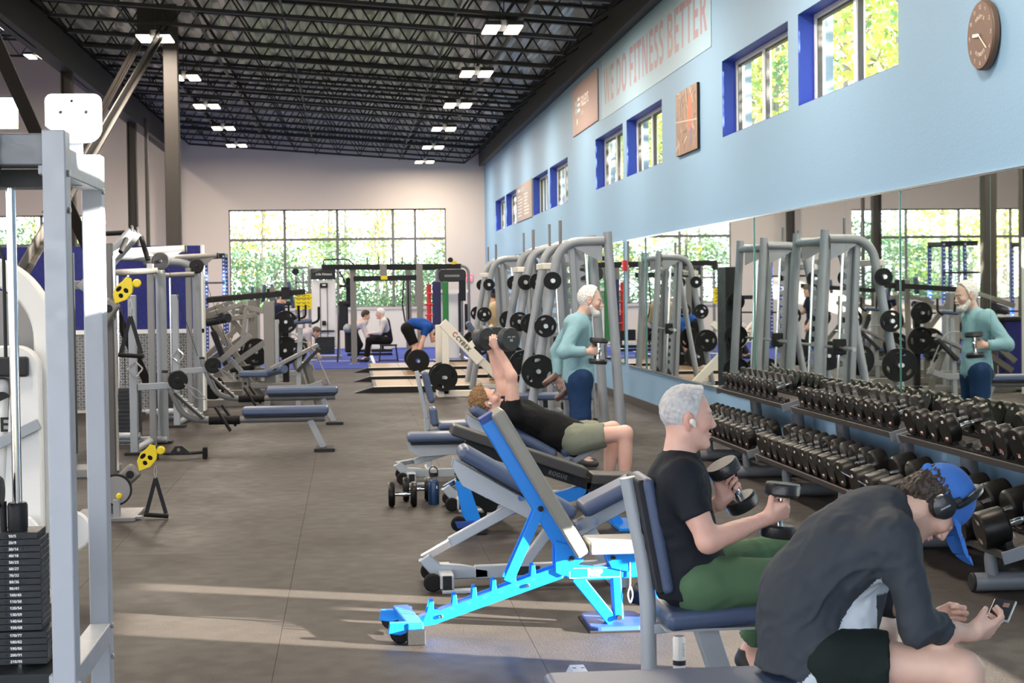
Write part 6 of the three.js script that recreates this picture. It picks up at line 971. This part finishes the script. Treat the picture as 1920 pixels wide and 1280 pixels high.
const capWalker = person('man in olive cap and navy shirt walking right beyond the lever machine', { ...far,
  spine: [[-1.42, .95, -34], [-1.42, 1.1, -34], [-1.41, 1.28, -34], [-1.4, 1.38, -34]], front: [1, 0, 0], neck: [-1.39, 1.49, -34], head: [-1.35, 1.61, -34], hf: [1, -.08, 0], hu: [0, 1, 0], skin: 'pink',
  sh: [[-1.41, 1.4, -33.8], [-1.41, 1.4, -34.2]], el: [[-1.38, 1.1, -33.72], [-1.3, 1.15, -34.25]], wr: [[-1.28, .9, -33.75], [-1.02, 1.15, -34.2]], hand: [{ f: [.3, -1, 0], n: [0, 0, -1], curl: [.4, .5, .4] }, { f: [1, .1, 0], n: [0, 0, 1], curl: [.4, .5, .4] }],
  hip: [[-1.42, .92, -33.9], [-1.42, .92, -34.1]], kn: [[-1.3, .5, -33.9], [-1.5, .5, -34.1]], an: [[-1.3, .1, -33.9], [-1.65, .12, -34.1]], toe: [[-1.16, .045, -33.9], [-1.52, .05, -34.1]], shirt: { c: [.01, .014, .035], sleeve: .6 }, pants: { c: [.03, .03, .035], len: 1.9 },
  hair: { c: [[.1, .1, .1], [.3, .3, .3]], t: .003, cuts: shortCuts }, extra(put, F) { put('cap', meshField([ell(F.P(-.014, .05, 0), [.112, .095, .09], F.ax, { cut: [[...F.P(0, .05, 0), ...F.Y.map(v => -v)]] }), cap(F.P(.07, .055, 0), F.P(.15, .05, 0), .06, .055, { n: F.Y, s: 7 })], .01), cloth([.1, .1, .07])); } });
person('person in lavender grey shirt crouching behind the white cable tower', { ...far,
  spine: [[-1.3, .55, -38.5], [-1.18, .66, -38.5], [-1.04, .75, -38.5], [-.95, .78, -38.5]], front: [.5, -.8, 0], neck: [-.86, .8, -38.5], head: [-.76, .78, -38.5], hf: [.8, -.6, 0], hu: [.6, .8, 0], skin: 'tan',
  sh: [[-.95, .74, -38.3], [-.95, .74, -38.7]], el: [[-.9, .48, -38.25], [-.9, .48, -38.75]], wr: [[-.75, .3, -38.3], [-.75, .3, -38.7]], hand: [{ f: [.5, -.8, 0], n: [0, 0, -1], curl: [.3, .4, .3] }, { f: [.5, -.8, 0], n: [0, 0, 1], curl: [.3, .4, .3] }],
  hip: [[-1.3, .55, -38.4], [-1.3, .55, -38.6]], kn: [[-.95, .5, -38.35], [-.95, .5, -38.65]], an: [[-1.15, .1, -38.35], [-1.15, .1, -38.65]], toe: [[-1.0, .06, -38.35], [-1.0, .06, -38.65]], floor: .012, shirt: { c: [.36, .33, .38], sleeve: .9 }, pants: { c: [.03, .028, .025], len: 1.9 }, hair: { c: [[.03, .02, .015], [.08, .05, .03]], t: .006, cuts: shortCuts } });
person('person in tan hoodie and navy cap standing beyond the farthest squat machine', { ...far,
  spine: [[2.62, 0.93, -29.50], [2.62, 1.10, -29.50], [2.61, 1.28, -29.50], [2.60, 1.38, -29.50]], front: [-.5, 0, -1], neck: [2.59, 1.48, -29.50], head: [2.55, 1.60, -29.52], hf: [-.8, -.05, -.5], hu: [0, 1, 0], skin: 'pink',
  sh: [[2.77, 1.38, -29.58], [2.43, 1.38, -29.42]], el: [[2.81, 1.12, -29.65], [2.37, 1.12, -29.50]], wr: [[2.67, 1.05, -29.80], [2.42, 1.05, -29.75]], hand: [{ f: [-.5, 0, -1], n: [0, 0, -1], curl: [.4, .5, .4] }, { f: [0, 0, -1], n: [0, 0, -1], curl: [.4, .5, .4] }],
  hip: [[2.71, 0.90, -29.55], [2.53, 0.90, -29.48]], kn: [[2.72, 0.50, -29.55], [2.53, 0.50, -29.48]], an: [[2.72, 0.10, -29.53], [2.53, 0.10, -29.46]], toe: [[2.65, 0.04, -29.65], [2.46, 0.04, -29.58]], w: 1.1, shirt: { c: [.55, .43, .27], sleeve: 1.9, wr: .008 }, pants: { c: [.05, .05, .055], len: 1.9 },
  hair: { c: [[.05, .03, .02], [.1, .06, .04]], t: .003, cuts: shortCuts }, extra(put, F) { put('cap', meshField([ell(F.P(-.014, .05, 0), [.112, .095, .09], F.ax, { cut: [[...F.P(0, .05, 0), ...F.Y.map(v => -v)]] }), cap(F.P(.07, .055, 0), F.P(.15, .05, 0), .06, .055, { n: F.Y, s: 7 })], .01), cloth([.01, .012, .03])); } });
{ const o = dup(capWalker, 'man in cap and navy shirt behind the half wall, seen only in the mirror', [-3.75, 0, -36.2], 2.6); }
{ const t = thing('recycling_bin', 'blue recycling bin with white arrows behind the half wall, seen in the mirror', 'bin', [-3.3, 0, -28]); mk('body', lathe([[0, 0], [.24, 0], [.29, 1.05], [0, 1.05]], 'y', [0, 0, 0], 4).rotateY(PI / 4), M.panelBlue, t); mk('lid', box(.46, .08, .46, 0, 1.09, 0, .02), M.black, t);
  for (const s of [1, -1]) for (let k = 0; k < 3; k++) { const a = k * 2.094 + PI / 2; mk('arrow', bar([s * .2 , .75 + .08 * Math.sin(a), .08 * Math.cos(a)], [s * .2, .75 + .08 * Math.sin(a + 1.6), .08 * Math.cos(a + 1.6)], .02, .03, 0), M.white, t); } }
renderer.render(scene, camera);
